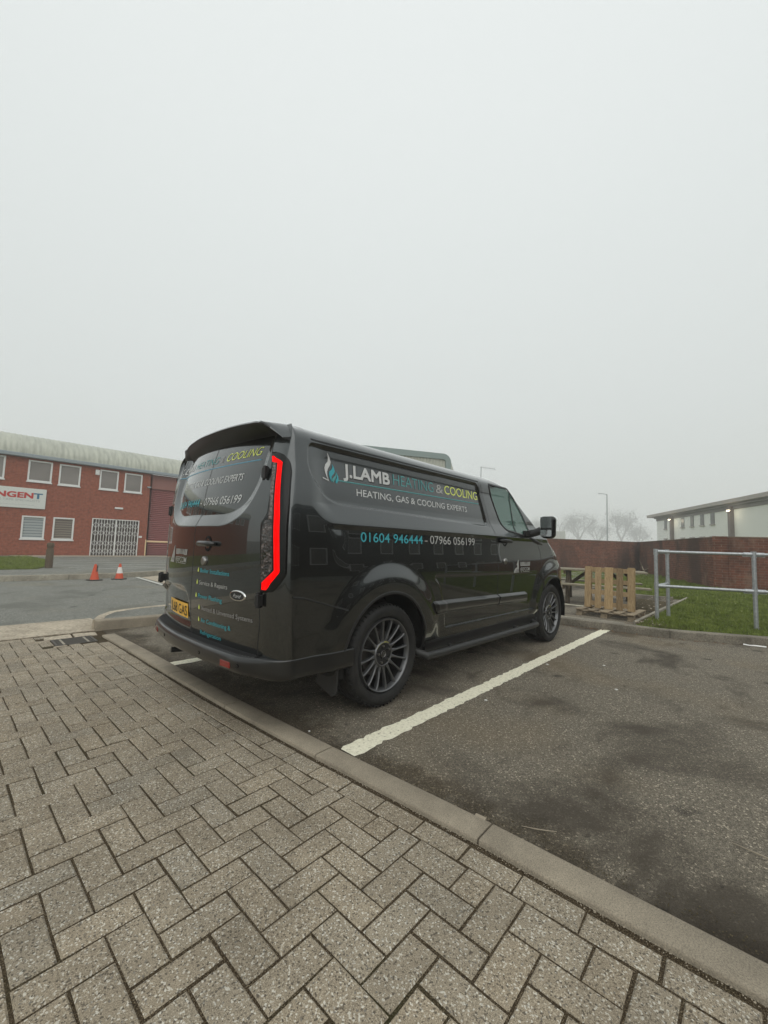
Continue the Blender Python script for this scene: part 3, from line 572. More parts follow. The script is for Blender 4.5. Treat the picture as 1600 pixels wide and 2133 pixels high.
rr=roofrings(BODY); rl=roofrings(BODYL)
def roofpart(R_,top,left):
    G=np.concatenate([top[None],R_],0)[:, ::(1 if not left else 4)]
    q=gridquads(G.shape[0],G.shape[1]); 
    if left: q=q[:,::-1]
    return G.reshape(-1,3),q
a1=sub(VR,PR['body']); a2=sub(VL,PL['body']); a3=roofpart(rr,BODY[-1],False); a4=roofpart(rl,BODYL[-1],True)
V=[];Q=[];b=0
for v,q_ in (a1,a2,a3,a4): V.append(v);Q.append(q_+b);b+=len(v)
body=vp(npmesh('body',np.concatenate(V),np.concatenate(Q),M['paint']))
doors={}
for P_,V_,s_ in ((PR,VR,'r'),(PL,VL,'l')):
    for k,mt in (('front_door','paint'),('rear_door','paint')):
        v,q_=sub(V_,P_[k]); doors[k+s_]=vp(npmesh(k,v,q_,M[mt]))
    v,q_=sub(V_,P_['sill']); vp(npmesh('sill',v,q_,M['plastic']))
    v,q_=sub(V_,P_['rear_window']); vp(npmesh('rear_window',v,q_,M['window_black']),doors['rear_door'+s_])
    v,q_=sub(V_,P_['glass']); v=v.copy(); v[:,1]+= .004 if s_=='r' else -.004; vp(npmesh('side_window',v,q_,M['glass']),doors['front_door'+s_])
v,q_=sub(VR,PR['screen']); v2,q2=sub(VL,PL['screen']); vp(npmesh('windscreen',np.concatenate([v,v2]),np.concatenate([q_,q2+len(v)]),M['glass']))
FD=doors['front_doorr']; RD=doors['rear_doorr']; RDL=doors['rear_doorl']
# ribbons that follow the surface
def ribbon(name,P,Nn,w,mt,parent,off=.0015,closed=False,h=None):
    P=np.array(P,float); Nn=np.array(Nn,float); t=np.gradient(P,axis=0); 
    if closed: t=(np.roll(P,-1,0)-np.roll(P,1,0))
    t/=np.linalg.norm(t,axis=1,keepdims=True)+1e-9; c=np.cross(t,Nn); c/=np.linalg.norm(c,axis=1,keepdims=True)+1e-9
    h=off if h is None else h
    w=np.asarray(w).reshape(-1,1) if hasattr(w,'__len__') else w
    rows=[P-c*w/2+Nn*off*.2,P-c*w*.32+Nn*h,P+c*w*.32+Nn*h,P+c*w/2+Nn*off*.2]
    G=np.stack(rows,1); n=len(P); 
    if closed: G=np.concatenate([G,G[:1]],0); n+=1
    return vp(npmesh(name,G.reshape(-1,3),gridquads(n,4),M[mt],smooth=True),parent)
def dens(pts,step=.015):
    out=[]
    for a,b in zip(pts[:-1],pts[1:]):
        a=np.array(a,float); b=np.array(b,float); k=max(1,int(np.linalg.norm(b-a)/step))
        for i in range(k): out.append(a+(b-a)*i/k)
    out.append(np.array(pts[-1],float)); return np.array(out)
def side_pn(xz,left=False):
    xz=np.asarray(xz,float); x,z=xz[:,0],xz[:,1]; y=Ys(x,z); e_=.006
    dx=(Ys(x+e_,z)-Ys(x-e_,z))/(2*e_); dz=(Ys(x,z+e_)-Ys(x,z-e_))/(2*e_); n_=np.stack([dx,-np.ones_like(x),dz],-1); n_/=np.linalg.norm(n_,axis=1,keepdims=True)
    p=np.stack([x,y,z],-1)
    if left: p[:,1]=2*YC-p[:,1]; n_[:,1]*=-1
    return p,n_
def rear_pn(yz):
    yz=np.asarray(yz,float); y,z=yz[:,0],yz[:,1]; x=Xr(y,z); e_=.006
    dy=(Xr(y+e_,z)-Xr(y-e_,z))/(2*e_); dz=(Xr(y,z+e_)-Xr(y,z-e_))/(2*e_); n_=np.stack([-np.ones_like(x),dy,dz],-1); n_/=np.linalg.norm(n_,axis=1,keepdims=True)
    return np.stack([x,y,z],-1),n_
def seam_side(pts,w,parent,mt='rubber',off=.0012,name='panel_gap',h=None):
    for lf in (False,True):
        if parent in (FD,) and lf: par=doors['front_doorl']
        else: par=parent
        ribbon(name,*side_pn(dens(pts),lf),w,mt,par,off,h=h)
zz=np.linspace(.38,1.775,60)
seam_side(list(zip(XG1(zz),zz)),.006,FD)
zz=np.linspace(.38,1.22,40); seam_side(list(zip(XG2(zz),zz)),.006,FD)
seam_side([(float(XG1(.378)),.378),(float(XG2(.378)),.378)],.005,FD)
# black recess edge + drip rail
seam_side([(-.66,1.725),(1.33,1.732)],.013,van,'rubber',.001,'drip_rail')
seam_side([(1.325,1.732),(1.345,1.69),(1.47,1.30)],.006,van,'rubber',.001,'panel_edge')
ribbon('window_seal',*side_pn(WIN+[WIN[0]]),.026,'gloss_black',FD,.002,h=.004)
ribbon('window_seal',*side_pn(WIN+[WIN[0]],True),.026,'gloss_black',doors['front_doorl'],.002,h=.004)
seam_side([(1.975,1.70),(2.02,1.255)],.022,FD,'gloss_black',.002,'quarter_pillar')
# wheel arch lips and liners
for wi,(wx,wz) in enumerate(WHEELS):
    for lf in (False,True):
        an=np.radians(np.linspace(-8 if wi==0 else 62,188,90)); P,Nn=side_pn(np.stack([wx+.416*np.cos(an),wz+.01+.416*np.sin(an)],-1),lf)
        ribbon('arch_lip',P,Nn,.022,'plastic',van,.002,h=.003)
        mb=MB(); sg=-1 if lf else 1; y0=(2*YC+.03) if lf else -.03; V=[];F=[]; an=np.radians(np.linspace(-12,192,40))
        for a in an:
            c_,s_=math.cos(a),math.sin(a)
            for (r_,dy) in ((.414,.012),(.44,.06),(.44,.34),(.0,.34)): V.append((wx+r_*c_,y0+sg*dy,wz+.01+r_*s_))
        for i in range(len(an)-1):
            for j in range(3): a=i*4+j; F.append((a,a+1,a+5,a+4))
        mb.add(V,F); vp(mb.build('wheel_arch_liner',M['rubber']))
# underbody
mb=MB(); mb.box((-.72,.14,.325),(3.62,1.80,.36)); mb.box((.46,.04,.30),(2.45,1.90,.36)); mb.box((-.55,.55,.22),(-.1,.8,.30)); mb.tube([(-.93,1.30,.275),(-.6,1.25,.26),(.2,1.1,.26)],.02,12); mb.tube([(-.2,.30,.345),(-.2,1.64,.345)],.035,10)
vp(mb.build('underbody',M['rubber']))
# rear bumper: thick moulded band wrapping the rear, with a ribbed step
def bumper_curve(left,z,e,inset=0.):
    c=[]; pts_=[]
    B=BODYL if left else BODY
    js=list(range(0,NA+NB,3))+list(range(NA+NB,NA+NB+52,4)); p,n_=surf_p(np.array(js,float),np.full(len(js),max(.45,z)),B)
    if left: n_=-n_
    n_[:,2]=0; n_/=np.linalg.norm(n_,axis=1,keepdims=True)
    u=np.array([min(1,max(0,(175-j)/55)) for j in js]); u=u*u*(3-2*u); p=p+n_*(.0015+(e-.0015)*u-inset)[:,None] if True else p
    p[:,2]=z; return p
prof=[(.43,.0,.035),(.448,.0,.012),(.446,.066,.0),(.438,.078,.0),(.41,.082,.0),(.375,.078,.0),(.348,.062,.0),(.335,.035,.006),(.335,.0,.06)]
rows=[]
for z_,e_,ins in prof:
    a=bumper_curve(False,z_,e_,ins); b_=bumper_curve(True,z_,e_,ins)[::-1]; rows.append(np.concatenate([b_[:-1],a]))
G=np.array(rows); bump=vp(npmesh('rear_bumper',G.reshape(-1,3),gridquads(G.shape[0],G.shape[1],flip=True),M['bumper']))
a=rows[1];b_=rows[2]
# ribbed black tread on top of the step
mb=MB(); n_=len(a); lo_,hi_=int(n_*.5)-50,int(n_*.5)+50
sI=[i for i in range(n_) if .16<a[i][1]<1.80 and a[i][0]<-.75]
P0=a[sI[0]:sI[-1]+1]; P1=b_[sI[0]:sI[-1]+1]
V=[];F=[]
m_=230
for k in range(m_+1):
    t=k/m_*(len(P0)-1); i=min(int(t),len(P0)-2); w_=t-i; p0=P0[i]*(1-w_)+P0[i+1]*w_; p1=P1[i]*(1-w_)+P1[i+1]*w_; hgt=.004+(.004 if k%3==0 else 0)
    for s__ in (.06,.14,.86,.96): p=p0*(1-s__)+p1*s__; V.append((p[0],p[1],p[2]+(hgt if s__ in(.14,.86) else .0015)))
for k in range(m_):
    for j in range(3): a_=k*4+j; F.append((a_,a_+1,a_+5,a_+4))
mb.add(V,F); vp(mb.build('step_tread',M['plastic'],smooth=False),bump)
# bumper side corner seam + swage
ribbon('bumper_seam',*side_pn(dens([(-.80,.79),(-.72,.778),(-.40,.685)])),.006,'rubber',van,.001)
ribbon('bumper_seam_edge',*side_pn(dens([(-.80,.796),(-.72,.784),(-.40,.691)])),.0028,'bumper',van,.0012)
def bpoint(y,z,off=.001):
    j=np.argmin(abs(rows[5][:,1]-y)+(rows[5][:,0]>-.6)*9); zs=[p_[0] for p_ in prof][2:8]; col=np.array([rows[k][j] for k in range(2,8)]); x=np.interp(z,zs[::-1],col[::-1,0]); jj=max(1,min(j,n_-2)); t=rows[5][jj+1]-rows[5][jj-1]; return np.array([x,y,z]),t/np.linalg.norm(t)
p,t=bpoint(.36,.388); mb=MB(); ang=math.atan2(t[1],t[0])
Mt=Matrix.Translation(Vector(p))@Matrix.Rotation(ang,4,'Z'); mb.box((-.05,-.004,-.018),(.05,.004,.018),Mt); o=vp(mb.build('rear_reflector',M['reflector'],bevel=.003),bump)
p,t=bpoint(1.58,.388); mb=MB(); mb.box((-.05,-.004,-.018),(.05,.004,.018),Matrix.Translation(Vector(p))@Matrix.Rotation(math.atan2(t[1],t[0]),4,'Z')); vp(mb.build('rear_reflector',M['reflector'],bevel=.003),bump)
for yy in (.25,.66,1.28,1.7):
    p,t=bpoint(yy,.395); mb=MB(); V=[];n__=16
    nn=Vector((t[1],-t[0],0)); nn=nn if nn.x<0 else -nn
    mb.tube([Vector(p)-nn*.002,Vector(p)+nn*.003],.011,16); mb.m=1; mb.tube([Vector(p)+nn*.003,Vector(p)+nn*.0045],.007,14); vp(mb.build('parking_sensor',[M['gloss_black'],M['bumper']]),bump)
# mud flaps
def flap(pts,parent=van):
    mb=MB(); V=[Vector(p) for p in pts]; W_=[v+Vector((.008,0,0)) for v in V]; n=len(V); mb.add(V+W_,[tuple(range(n)),tuple(range(n,2*n))[::-1]]+[(i,i+n,(i+1)%n+n,(i+1)%n) for i in range(n)]); return vp(mb.build('mud_flap',M['plastic2'],bevel=.003))
for m_ in (0,1):
    fy=(lambda y: 2*YC-y) if m_ else (lambda y:y)
    flap([(-.435,fy(-.01),.47),(-.40,fy(.02),.47),(-.40,fy(.20),.40),(-.43,fy(.22),.20),(-.46,fy(.02),.17),(-.455,fy(-.015),.19)])
    flap([(2.47,fy(-.02),.34),(2.47,fy(.19),.34),(2.45,fy(.19),.16),(2.45,fy(-.015),.15)])
# side bars / sill step
for lf in (0,1):
    yb=2*YC+.045 if lf else -.045; yi=2*YC-.05 if lf else .05; mb=MB(); mb.tube([(.37,yi,.30),(.41,yb,.275),(.55,yb,.272),(2.28,yb,.272),(2.40,yb,.275),(2.44,yi,.30)],.030,16)
    for xx in (.8,2.0): mb.tube([(xx,yb,.272),(xx,yi+(.1 if not lf else -.1),.31)],.016,8)
    vp(mb.build('side_bar',M['plastic2'],smooth=True,auto=50))
# grey strip painting in the highlight along the sill crease
seam_side([(.45,.352),(2.46,.372)],.010,van,'plastic2',.002,'sill_highlight')
# side mouldings
def moulding(x0,x1,xa,xb,parent,lf=False):
    top=dens([(x0,.655),(x1,.640)],.02) ; m_=len(top); V=[];zs_=[(.668,.0),(.650,.030),(.640,.034),(.575,.022),(.562,.0)]
    for i,(x,_) in enumerate(top):
        f=i/(m_-1)
        for k,(z,o_) in enumerate(zs_):
            t=(.668-z)/.106; xx=x+(xa*t*(1-f) if xa else 0)+(xb*t*f); e=1
            if (xa and i==0) or (xb and i==m_-1): e=.15
            zz_=z-.025*(xx-.5)/1.7; y=float(Ys(xx,zz_))-o_*e; V.append((xx,2*YC-y if lf else y,zz_))
    q_=gridquads(m_,5,flip=not lf); return vp(npmesh('side_moulding',V,q_,M['bumper'],smooth=False),parent)
moulding(.50,1.565,.07,0,van); moulding(1.585,2.20,0,.05,FD); moulding(.50,1.565,.07,0,van,True); moulding(1.585,2.20,0,.05,doors['front_doorl'],True)
# handles
def handle(p,ax,nrm,parent,mt='plastic'):
    p=Vector(p); ax=Vector(ax).normalized(); nrm=Vector(nrm).normalized(); upv=ax.cross(nrm); Mt=Matrix((( ax.x,nrm.x,upv.x,p.x),(ax.y,nrm.y,upv.y,p.y),(ax.z,nrm.z,upv.z,p.z),(0,0,0,1)))
    mb=MB(); V=[];n=24
    for k in range(n): a=2*math.pi*k/n; V.append(Mt@Vector((.048*math.cos(a),.002,.052*math.sin(a)))); 
    V.append(Mt@Vector((0,-.004,0))); mb.add(V,[(k,(k+1)%n,n) for k in range(n)]); o=vp(mb.build('handle_cup',M['black'],smooth=True),parent)
    mb=MB(); mb.tube([Mt@Vector((-.098,.008,0)),Mt@Vector((-.09,.026,0)),Mt@Vector((-.05,.034,0)),Mt@Vector((.05,.034,0)),Mt@Vector((.09,.026,0)),Mt@Vector((.098,.008,0))],[.012,.017,.018,.018,.017,.012],14); return vp(mb.build('door_handle',M[mt],smooth=True,auto=60),parent)
P,Nn=side_pn([(1.735,1.172)]); handle(P[0],(1,0,-.02),Nn[0],FD); P,Nn=side_pn([(1.735,1.172)],True); handle(P[0],(1,0,-.02),Nn[0],doors['front_doorl'])
P,Nn=rear_pn([(.755,1.068)]); handle(P[0],(0,1,0),Nn[0],RD,'bumper')
def lock(p,n_,parent):
    p=Vector(p); n_=Vector(n_); mb=MB(); mb.tube([p,p+n_*.010,p+n_*.014,p+n_*.016],[.030,.030,.024,.012],24); o=vp(mb.build('security_lock',M['steel'],smooth=True,auto=75),parent); mb=MB(); mb.tube([p+n_*.0155,p+n_*.0165],[.006,.005],12); vp(mb.build('keyhole',M['steel']),parent)
P,Nn=side_pn([(1.712,.972)]); lock(P[0],Nn[0],FD); P,Nn=rear_pn([(.79,.953)]); lock(P[0],Nn[0],RD)
# hinges
def hinge(p,parent=RD,s=1):
    mb=MB(); x,y,z=p; mb.box((x-.020,y-.016,z-.030),(x+.02,y+.022,z+.030)); mb.tube([(x-.018,y-.012*s,z-.038),(x-.018,y-.012*s,z+.038)],.010,10); mb.box((x-.014,y+.004,z-.044),(x+.01,y+.020,z+.044)); vp(mb.build('hinge',M['plastic'],bevel=.005),parent)
hinge((-.868,.215,1.50)); hinge((-.905,.150,.765)); hinge((-.80,1.84,1.33),RDL,-1); hinge((-.84,1.85,.76),RDL,-1)
# door seams on the rear
ribbon('panel_gap',*rear_pn(dens([(YC,1.78),(YC,.45)])),.007,'rubber',RD,.001)
for B,par,lf in ((BODY,RD,0),(BODYL,RDL,1)):
    z_=np.linspace(.45,1.76,90); P,Nn=surf_p(SD(z_),z_,B); Nn=-Nn if lf else Nn; ribbon('panel_gap',P,Nn,.007,'rubber',par,.0012)
# rear window beading: pale lower lip
yz=[(y,z) for y,z in REARWIN if z<1.66]; 
# tail lights
def srange(S0,S1,z_,ncol,off,B,lf,edge=True):
    rows_=[]
    for z in z_:
        s0,s1=S0(z)+(26 if lf else 0),S1(z)+(26 if lf else 0); ss=np.linspace(s0,s1,ncol); P,Nn=surf_p(ss,np.full(ncol,z),B); Nn=-Nn if lf else Nn; o_=np.full(ncol,off); 
        if edge: o_[0]=o_[-1]=.0005
        rows_.append(P+Nn*o_[:,None])
    R_=np.array(rows_)
    return R_
def light(B,lf):
    z0,z1=.806,1.628
    sh=16 if lf else 0
    Lf=lambda z: float(SD(z))+.7 
    Rt=lambda z: float(np.interp(z,[.806,.818,.86,.915,1.3,1.50,1.549,1.574,1.60,1.615,1.628],[150,160,165,169.5,169.5,168,165.5,162.5,157,152,145]))
    z_=np.unique(np.concatenate([np.linspace(z0,z1,80),[1.574,1.60,1.615,.818,.915]])); R_=srange(Lf,Rt,z_,22,.008,B,lf); R_[0]=srange(Lf,Rt,[z0],22,.0005,B,lf)[0]; R_[-1]=srange(Lf,Rt,[z1],22,.0005,B,lf)[0]
    root=vp(npmesh('tail_light',R_.reshape(-1,3),gridquads(*R_.shape[:2],flip=bool(lf)),M['gloss_black']))
    # lens
    si=lambda z: float(np.interp(z,[.85,.88,.935,1.25,1.50,1.57],[151,153,159.6,157.0,153.3,151.5]))-.4
    for z_,l0,mt in ((np.linspace(.865,1.215,40),lambda z: float(np.interp(z,[.80,1.17,1.215],[150.2,147.5,151])),'lens'),(np.linspace(1.22,1.555,30),lambda z: float(np.interp(z,[1.22,1.3,1.555],[153.2,153.3,148.2])),'lens_pale')):
        R_=srange(l0,si,z_,10,.0095,B,lf,False); o=npmesh('lens',R_.reshape(-1,3),gridquads(*R_.shape[:2],flip=bool(lf)),M[mt]); o.parent=root
    # light strip: vertical bar with bent ends
    c_in=lambda z: float(np.interp(z,[.867,.935,1.25,1.50,1.557],[150,159.6,157.0,153.3,151.8])); c_out=lambda z: float(np.interp(z,[.837,.925,1.25,1.54],[157,165.2,163.2,158.5]))
    R_=srange(c_in,c_out,np.linspace(.867,1.552,70),6,.013,B,lf); R2=srange(lambda z: float(np.interp(z,[.826,.867],[150.5,149.5])),lambda z: float(np.interp(z,[.826,.837,.867],[155.5,157,159.7])),np.linspace(.826,.867,6),6,.013,B,lf); R3=srange(lambda z: float(np.interp(z,[1.552,1.562,1.596],[151.6,143.6,143])),lambda z: float(np.interp(z,[1.552,1.562,1.596],[158.3,157.6,147])),np.linspace(1.552,1.596,10),6,.013,B,lf)
    V=np.concatenate([R2.reshape(-1,3),R_.reshape(-1,3),R3.reshape(-1,3)]); n1=len(R2)*6; n2=n1+len(R_)*6; Q=np.concatenate([gridquads(len(R2),6),gridquads(len(R_),6,n1),gridquads(len(R3),6,n2)])
    if lf: Q=Q[:,::-1]
    o=npmesh('light_strip',V,Q,M['red_led']); o.parent=root
light(BODY,0); light(BODYL,1)
for B in (BODY,):
    z_=np.concatenate([np.linspace(.81,.925,12),np.linspace(.94,1.56,30)]); 
# spoiler
sp=[]
def roofz(y):
    d=min(y,2*YC-y)-.075; return ZR+RZ*math.sqrt(max(0,1-(1-min(1,max(0,d)/RI))**2)) if d<RI else ZR+RZ+.045*(1-(1-min(1,(d-RI)/.7))**2)
ysp=np.concatenate([np.linspace(.088,.30,22),np.linspace(.32,1.62,40),np.linspace(1.64,1.86,18)])
_ky=[.088,.11,.15,.22,.35,.6,.97,1.4,1.7,1.82,1.86]
tx=smooth_interp(ysp,_ky,[-.850,-.885,-.937,-.940,-.930,-.918,-.880,-.822,-.768,-.735,-.70]); tz=smooth_interp(ysp,_ky,[1.700,1.732,1.776,1.796,1.815,1.838,1.866,1.884,1.868,1.835,1.75])
for y,xt,zt in zip(ysp,tx,tz):
    jx=float(Xr(min(max(y,.14),1.80),1.752)) - .003
    ef=float(sstep(.088,.15,y)*sstep(.088,.15,2*YC-y)); jz=1.690+(1.752-1.690)*ef
    rz=roofz(y)+.004; th_=.006+.012*ef; top=max(zt,rz-.0) if False else zt
    pr=[(jx+.02,jz),(jx-.35*(jx-xt),jz+.30*(zt-th_-jz)),(jx-.75*(jx-xt),jz+.72*(zt-th_-jz)),(xt+.004,zt-th_),(xt,zt-th_*.5),(xt+.004,zt)]
    for t_ in (.2,.45,.7,.9): pr.append((xt+(-.66-xt)*t_,zt+(rz-zt)*(t_*t_*(3-2*t_))+.006*math.sin(math.pi*t_)))
    pr+=[(-.66,rz),(-.62,rz-.012),(jx+.06,jz)]
    sp.append([(x,y,z) for x,z in pr])
G=np.array(sp); mb=MB(); q_=gridquads(G.shape[0],G.shape[1]); mb.add(G.reshape(-1,3),q_); n=G.shape[1]; mb.add(G[0],[tuple(range(n))]); mb.add(G[-1],[tuple(range(n))[::-1]])
o=mb.build('roof_spoiler',M['gloss_black'],auto=40); me=o.data; me.materials.clear(); me.materials.append(M['plastic']); me.materials.append(M['paint'])
for p_ in me.polygons:
    c_=p_.center
    if p_.normal.z>.3 or (c_.y<.13 and p_.normal.y<-.2) : p_.material_index=1
import bmesh
bm=bmesh.new(); bm.from_mesh(me); bmesh.ops.recalc_face_normals(bm,faces=bm.faces); bm.to_mesh(me); bm.free()
vp(o)
# number plate
def patch_rear(y0,y1,z0,z1,off,mt,name,parent,nn=16,corner=0):
    ys_=np.linspace(y0,y1,nn); G=[]
    for z in (z0,z1): P,Nn=rear_pn([(y,z) for y in ys_]); P[:,0]=np.interp(ys_,[y0,y1],[0,0])+P[:,0]-off; G.append(P)
    return vp(npmesh(name,np.array(G).reshape(-1,3),gridquads(2,nn,flip=True),M[mt],smooth=True),parent)
patch_rear(1.045,1.475,.540,.640,.012,'plate','number_plate',van); PLT=[c for c in van.children if c.name.startswith('number_plate')][0]
def put_rear(s,yR,zb,cap,width,mt,bold=0,shear=0,off=.0022,parent=RD,name='lettering',space=1.0,zslope=0):
    V,F=text_arrays(s,cap,width,bold,shear,space); w=V[:,0].max(); y=yR+w-V[:,0]; z=zb+V[:,1]+zslope*(w-V[:,0]); P,Nn=rear_pn(np.stack([y,z],-1)); P=P+Nn*off
    mb=MB(); mb.add(P,F); me=mb.build(name,M[mt]); return vp(me,parent)
def heavy_side(s,x0,zb,cap,width,mt,d,off):
    mb=MB()
    for k,(a,b) in enumerate(((-d,-d),(d,-d),(-d,d),(d,d),(0,0))):
        V,F=text_arrays(s,cap,width); P,Nn=side_pn(np.stack([x0+V[:,0]+a,zb+V[:,1]+b],-1)); mb.add(P+np.array([0,-1,0])*(off+k*.00012),F)
    return vp(mb.build('lettering',M[mt]),van)
def put_side(s,x0,zb,cap,width,mt,bold=0,shear=0,off=.0022,parent=van,name='lettering',space=1.0):
    V,F=text_arrays(s,cap,width,bold,shear,space); P,Nn=side_pn(np.stack([x0+V[:,0],zb+V[:,1]],-1)); P=P+np.array([0,-1,0])*off
    mb=MB(); mb.add(P,F); return vp(mb.build(name,M[mt]),parent)
put_rear('JL68 GAS',1.062,.555,.072,.395,'plate_black',.012,off=.0135,parent=PLT)
# rear writing
put_rear('COOLING',.352,1.634,.058,.425,'yellow_vinyl',-.002,.35); put_rear('&',.815,1.634,.050,.048,'silver_dim',-.006,.3); put_rear('HEATING',.895,1.634,.054,.44,'teal_thin',-.010,.3); put_rear('J.LAMB',1.385,1.634,.058,.37,'white_vinyl',.012,.3,parent=RDL)
y_=np.linspace(.345,1.74,50); P,Nn=rear_pn(np.stack([y_,np.full(50,1.602)],-1)); ribbon('underline',P,Nn,.0085,'blue_vinyl',RD,.0022)
put_rear('HEATING, GAS & COOLING EXPERTS',.490,1.480,.048,1.02,'white_vinyl',.002,.3)
put_rear('07966 056199',.465,1.331,.056,.50,'white_vinyl',.0,.25); put_rear('-',1.0,1.331,.056,.022,'white_vinyl',0,0); put_rear('01604 946444',1.045,1.331,.056,.50,'teal_vinyl',.004,.25,parent=RDL)
for s_,y0,y1,z,mt in (('Boiler Installations',.838,.467,.876,'teal_vinyl'),('Service & Repairs',.844,.478,.795,'silver_dim'),('Power Flushing',.85,.533,.708,'teal_vinyl'),('Vented & Unvented Systems',.801,.216,.632,'silver_dim'),('Air Conditioning &',.806,.434,.553,'teal_vinyl')):
    put_rear(s_,y1,z,.029,y0-y1,'grey_vinyl' if s_.startswith('Serv') else mt,.004)
    # flame drop
    yc_=y0+.032; P=[(0,.034),(.006,.022),(.009,.012),(.007,.003),(0,-.001),(-.007,.003),(-.009,.012),(-.004,.022)]
    Q_,Nn=rear_pn([(yc_-a,z+b) for a,b in P]); mb=MB(); mb.add(Q_+Nn*.0022,[tuple(range(8))]); vp(mb.build('flame_bullet',M['yellow_vinyl']),RD)
put_rear('Refrigeration',.549,.456+.018,.027,.273,'teal_vinyl',.004)
put_rear('VENTILATION',1.36,1.062,.014,.13,'silver_dim',.01,parent=RDL) if False else None
# accreditation marks
def refcom(mapf,off,par,w=.24):
    def poly(pts,mt='grey_vinyl',o_=off,name='badge_mark'):
        P,Nn=mapf(pts); mb=MB(); mb.add(P+Nn*o_,[tuple(range(len(pts)))]); vp(mb.build(name,M[mt]),par)
    poly([(-.165,-.048),(-.125,.085),(-.118,.085),(-.05,-.048)][:0] or [(-.19,-.052),(-.068,-.052),(-.068,.080),(-.075,.080)])
    for i,x in enumerate(np.linspace(-.03,.185,9)): poly([(x,.018),(x+.018,.018),(x+.018+.006*math.sin(i),.055),(x+.003,.055)])
    poly([(-.03,.014),(.203,.014),(.203,.020),(-.03,.020)])
    th=np.linspace(math.pi*.98,math.pi*1.42,12); R1,R2=.052,.045; poly([(.015+R1*math.cos(a),-.010+R1*math.sin(a)*.9) for a in th]+[(.017+R2*math.cos(a),-.010+R2*math.sin(a)*.9) for a in th[::-1]],'silver_dim')
    poly([(.03,-.050),(.19,-.050),(.19,-.045),(.03,-.045)],'silver_dim')
    return poly
def mapside(x0,z0):
    def g(pts): a=np.array(pts); return side_pn(np.stack([x0+a[:,0],z0+a[:,1]],-1))
    return g
refcom(mapside(2.085,.905),.0022,FD); put_side('REFCOM',2.075,.868,.038,.205,'grey_vinyl',.012,parent=FD); put_side('GAS',1.955,.872,.018,.055,'shadow_vinyl',.01,off=.003,parent=FD); put_side('SAFE',1.935,.857,.012,.075,'shadow_vinyl',.01,off=.003,parent=FD)
def maprear(y0,z0,k=1):
    def g(pts): a=np.array(pts); return rear_pn(np.stack([y0-a[:,0]*k,z0+a[:,1]],-1))
    return g
refcom(maprear(1.31,.965,1.1),.0022,RDL); put_rear('REFCOM',1.09,.925,.040,.24,'grey_vinyl',.012,parent=RDL); put_rear('GAS',1.40,.93,.018,.055,'shadow_vinyl',.01,off=.003,parent=RDL)
# oval maker's badge
mb=MB(); yc_,zc_=.363,.769
def ell(a,b,off,n=40): P,Nn=rear_pn([(yc_+a*math.cos(2*math.pi*k/n),zc_+b*math.sin(2*math.pi*k/n)) for k in range(n)]); return P+Nn*off
o1,o2,o3=ell(.080,.0325,.001),ell(.076,.030,.007),ell(.069,.0245,.007); n=40
mb.add(np.concatenate([o1,o2,o3]),[(k,(k+1)%n,(k+1)%n+n,k+n) for k in range(n)]+[(k+n,(k+1)%n+n,(k+1)%n+2*n,k+2*n) for k in range(n)]); bd=vp(mb.build('oval_badge',M['chrome'],smooth=True),RD)
bmesh_=None
mb=MB(); o4=ell(.069,.0245,.0055); mb.add(o4,[tuple(range(n))]); vp(mb.build('badge_field',M['plate_black']),RD)
put_rear('Ford',.322,.757,.023,.082,'white_vinyl',-.004,.45,off=.0068,parent=RD,name='badge_lettering')
# ---- side writing ----
heavy_side('J.LAMB',-.370,1.532,.088,.448,'shadow_vinyl',.0035,.0014); heavy_side('J.LAMB',-.377,1.538,.088,.448,'white_vinyl',.0035,.0026)
put_side('HEATING',.112,1.545,.088,.505,'teal_thin',-.010); put_side('&',.652,1.548,.078,.105,'grey_vinyl',-.002); put_side('COOLING',.780,1.552,.080,.545,'yellow_vinyl',-.002)
x_=np.linspace(-.45,1.34,90); P,Nn=side_pn(np.stack([x_,np.interp(x_,[-.45,1.34],[1.502,1.517])],-1)); ribbon('underline',P,np.tile([0,-1.,0],(90,1)),.0085,'teal_thin',van,.0022)
put_side('HEATING, GAS & COOLING EXPERTS',-.268,1.420,.050,1.385,'white_vinyl',.004)
put_side('01604 946444',-.280,1.113,.066,.66,'teal_vinyl',.010); put_side('-',.405,1.116,.066,.036,'silver_dim',.01); put_side('07966 056199',.475,1.117,.068,.675,'grey_vinyl',.004)
# flame emblem: three leaf shapes traced in plane and laid on the panel
def leafshape(pts,mt,off=.0024):
    a=np.array(pts,float); P,Nn=side_pn(a); mb=MB(); n=len(a)//2
    mb.add(P+np.array([0,-1,0])*off,[(i,i+1,2*n-2-i,2*n-1-i) for i in range(n-1)]); vp(mb.build('flame_emblem',M[mt]),van)
def em(u,v): # emblem local coordinates: 8.42 px per photo pixel crop -> panel metres
    return (-.558+ (u-50)*.000365*1.12+ (0),1.678-(v-100)*.000378-(u-50)*.000062)
def two(left,right,mt): 
    leafshape([em(*p) for p in left]+[em(*p) for p in right[::-1]],mt)
two([(152,98),(172,180),(165,250),(120,310),(98,380),(105,440),(135,510),(165,565)],[(152,98),(205,175),(230,240),(212,300),(170,370),(150,430),(152,500),(178,578)],'white_vinyl')
two([(55,548),(178,565)],[(62,570),(180,580)],'white_vinyl')
two([(252,258),(262,310),(235,370),(195,410),(185,460),(200,520),(225,560),(238,580)],[(252,258),(295,320),(305,370),(285,420),(255,455),(235,490),(232,530),(240,580)],'teal_vinyl')
two([(325,370),(322,410),(310,445),(275,485),(250,520),(245,550),(260,578)],[(325,370),(340,410),(335,450),(318,490),(300,520),(285,550),(262,580)],'teal_thin')
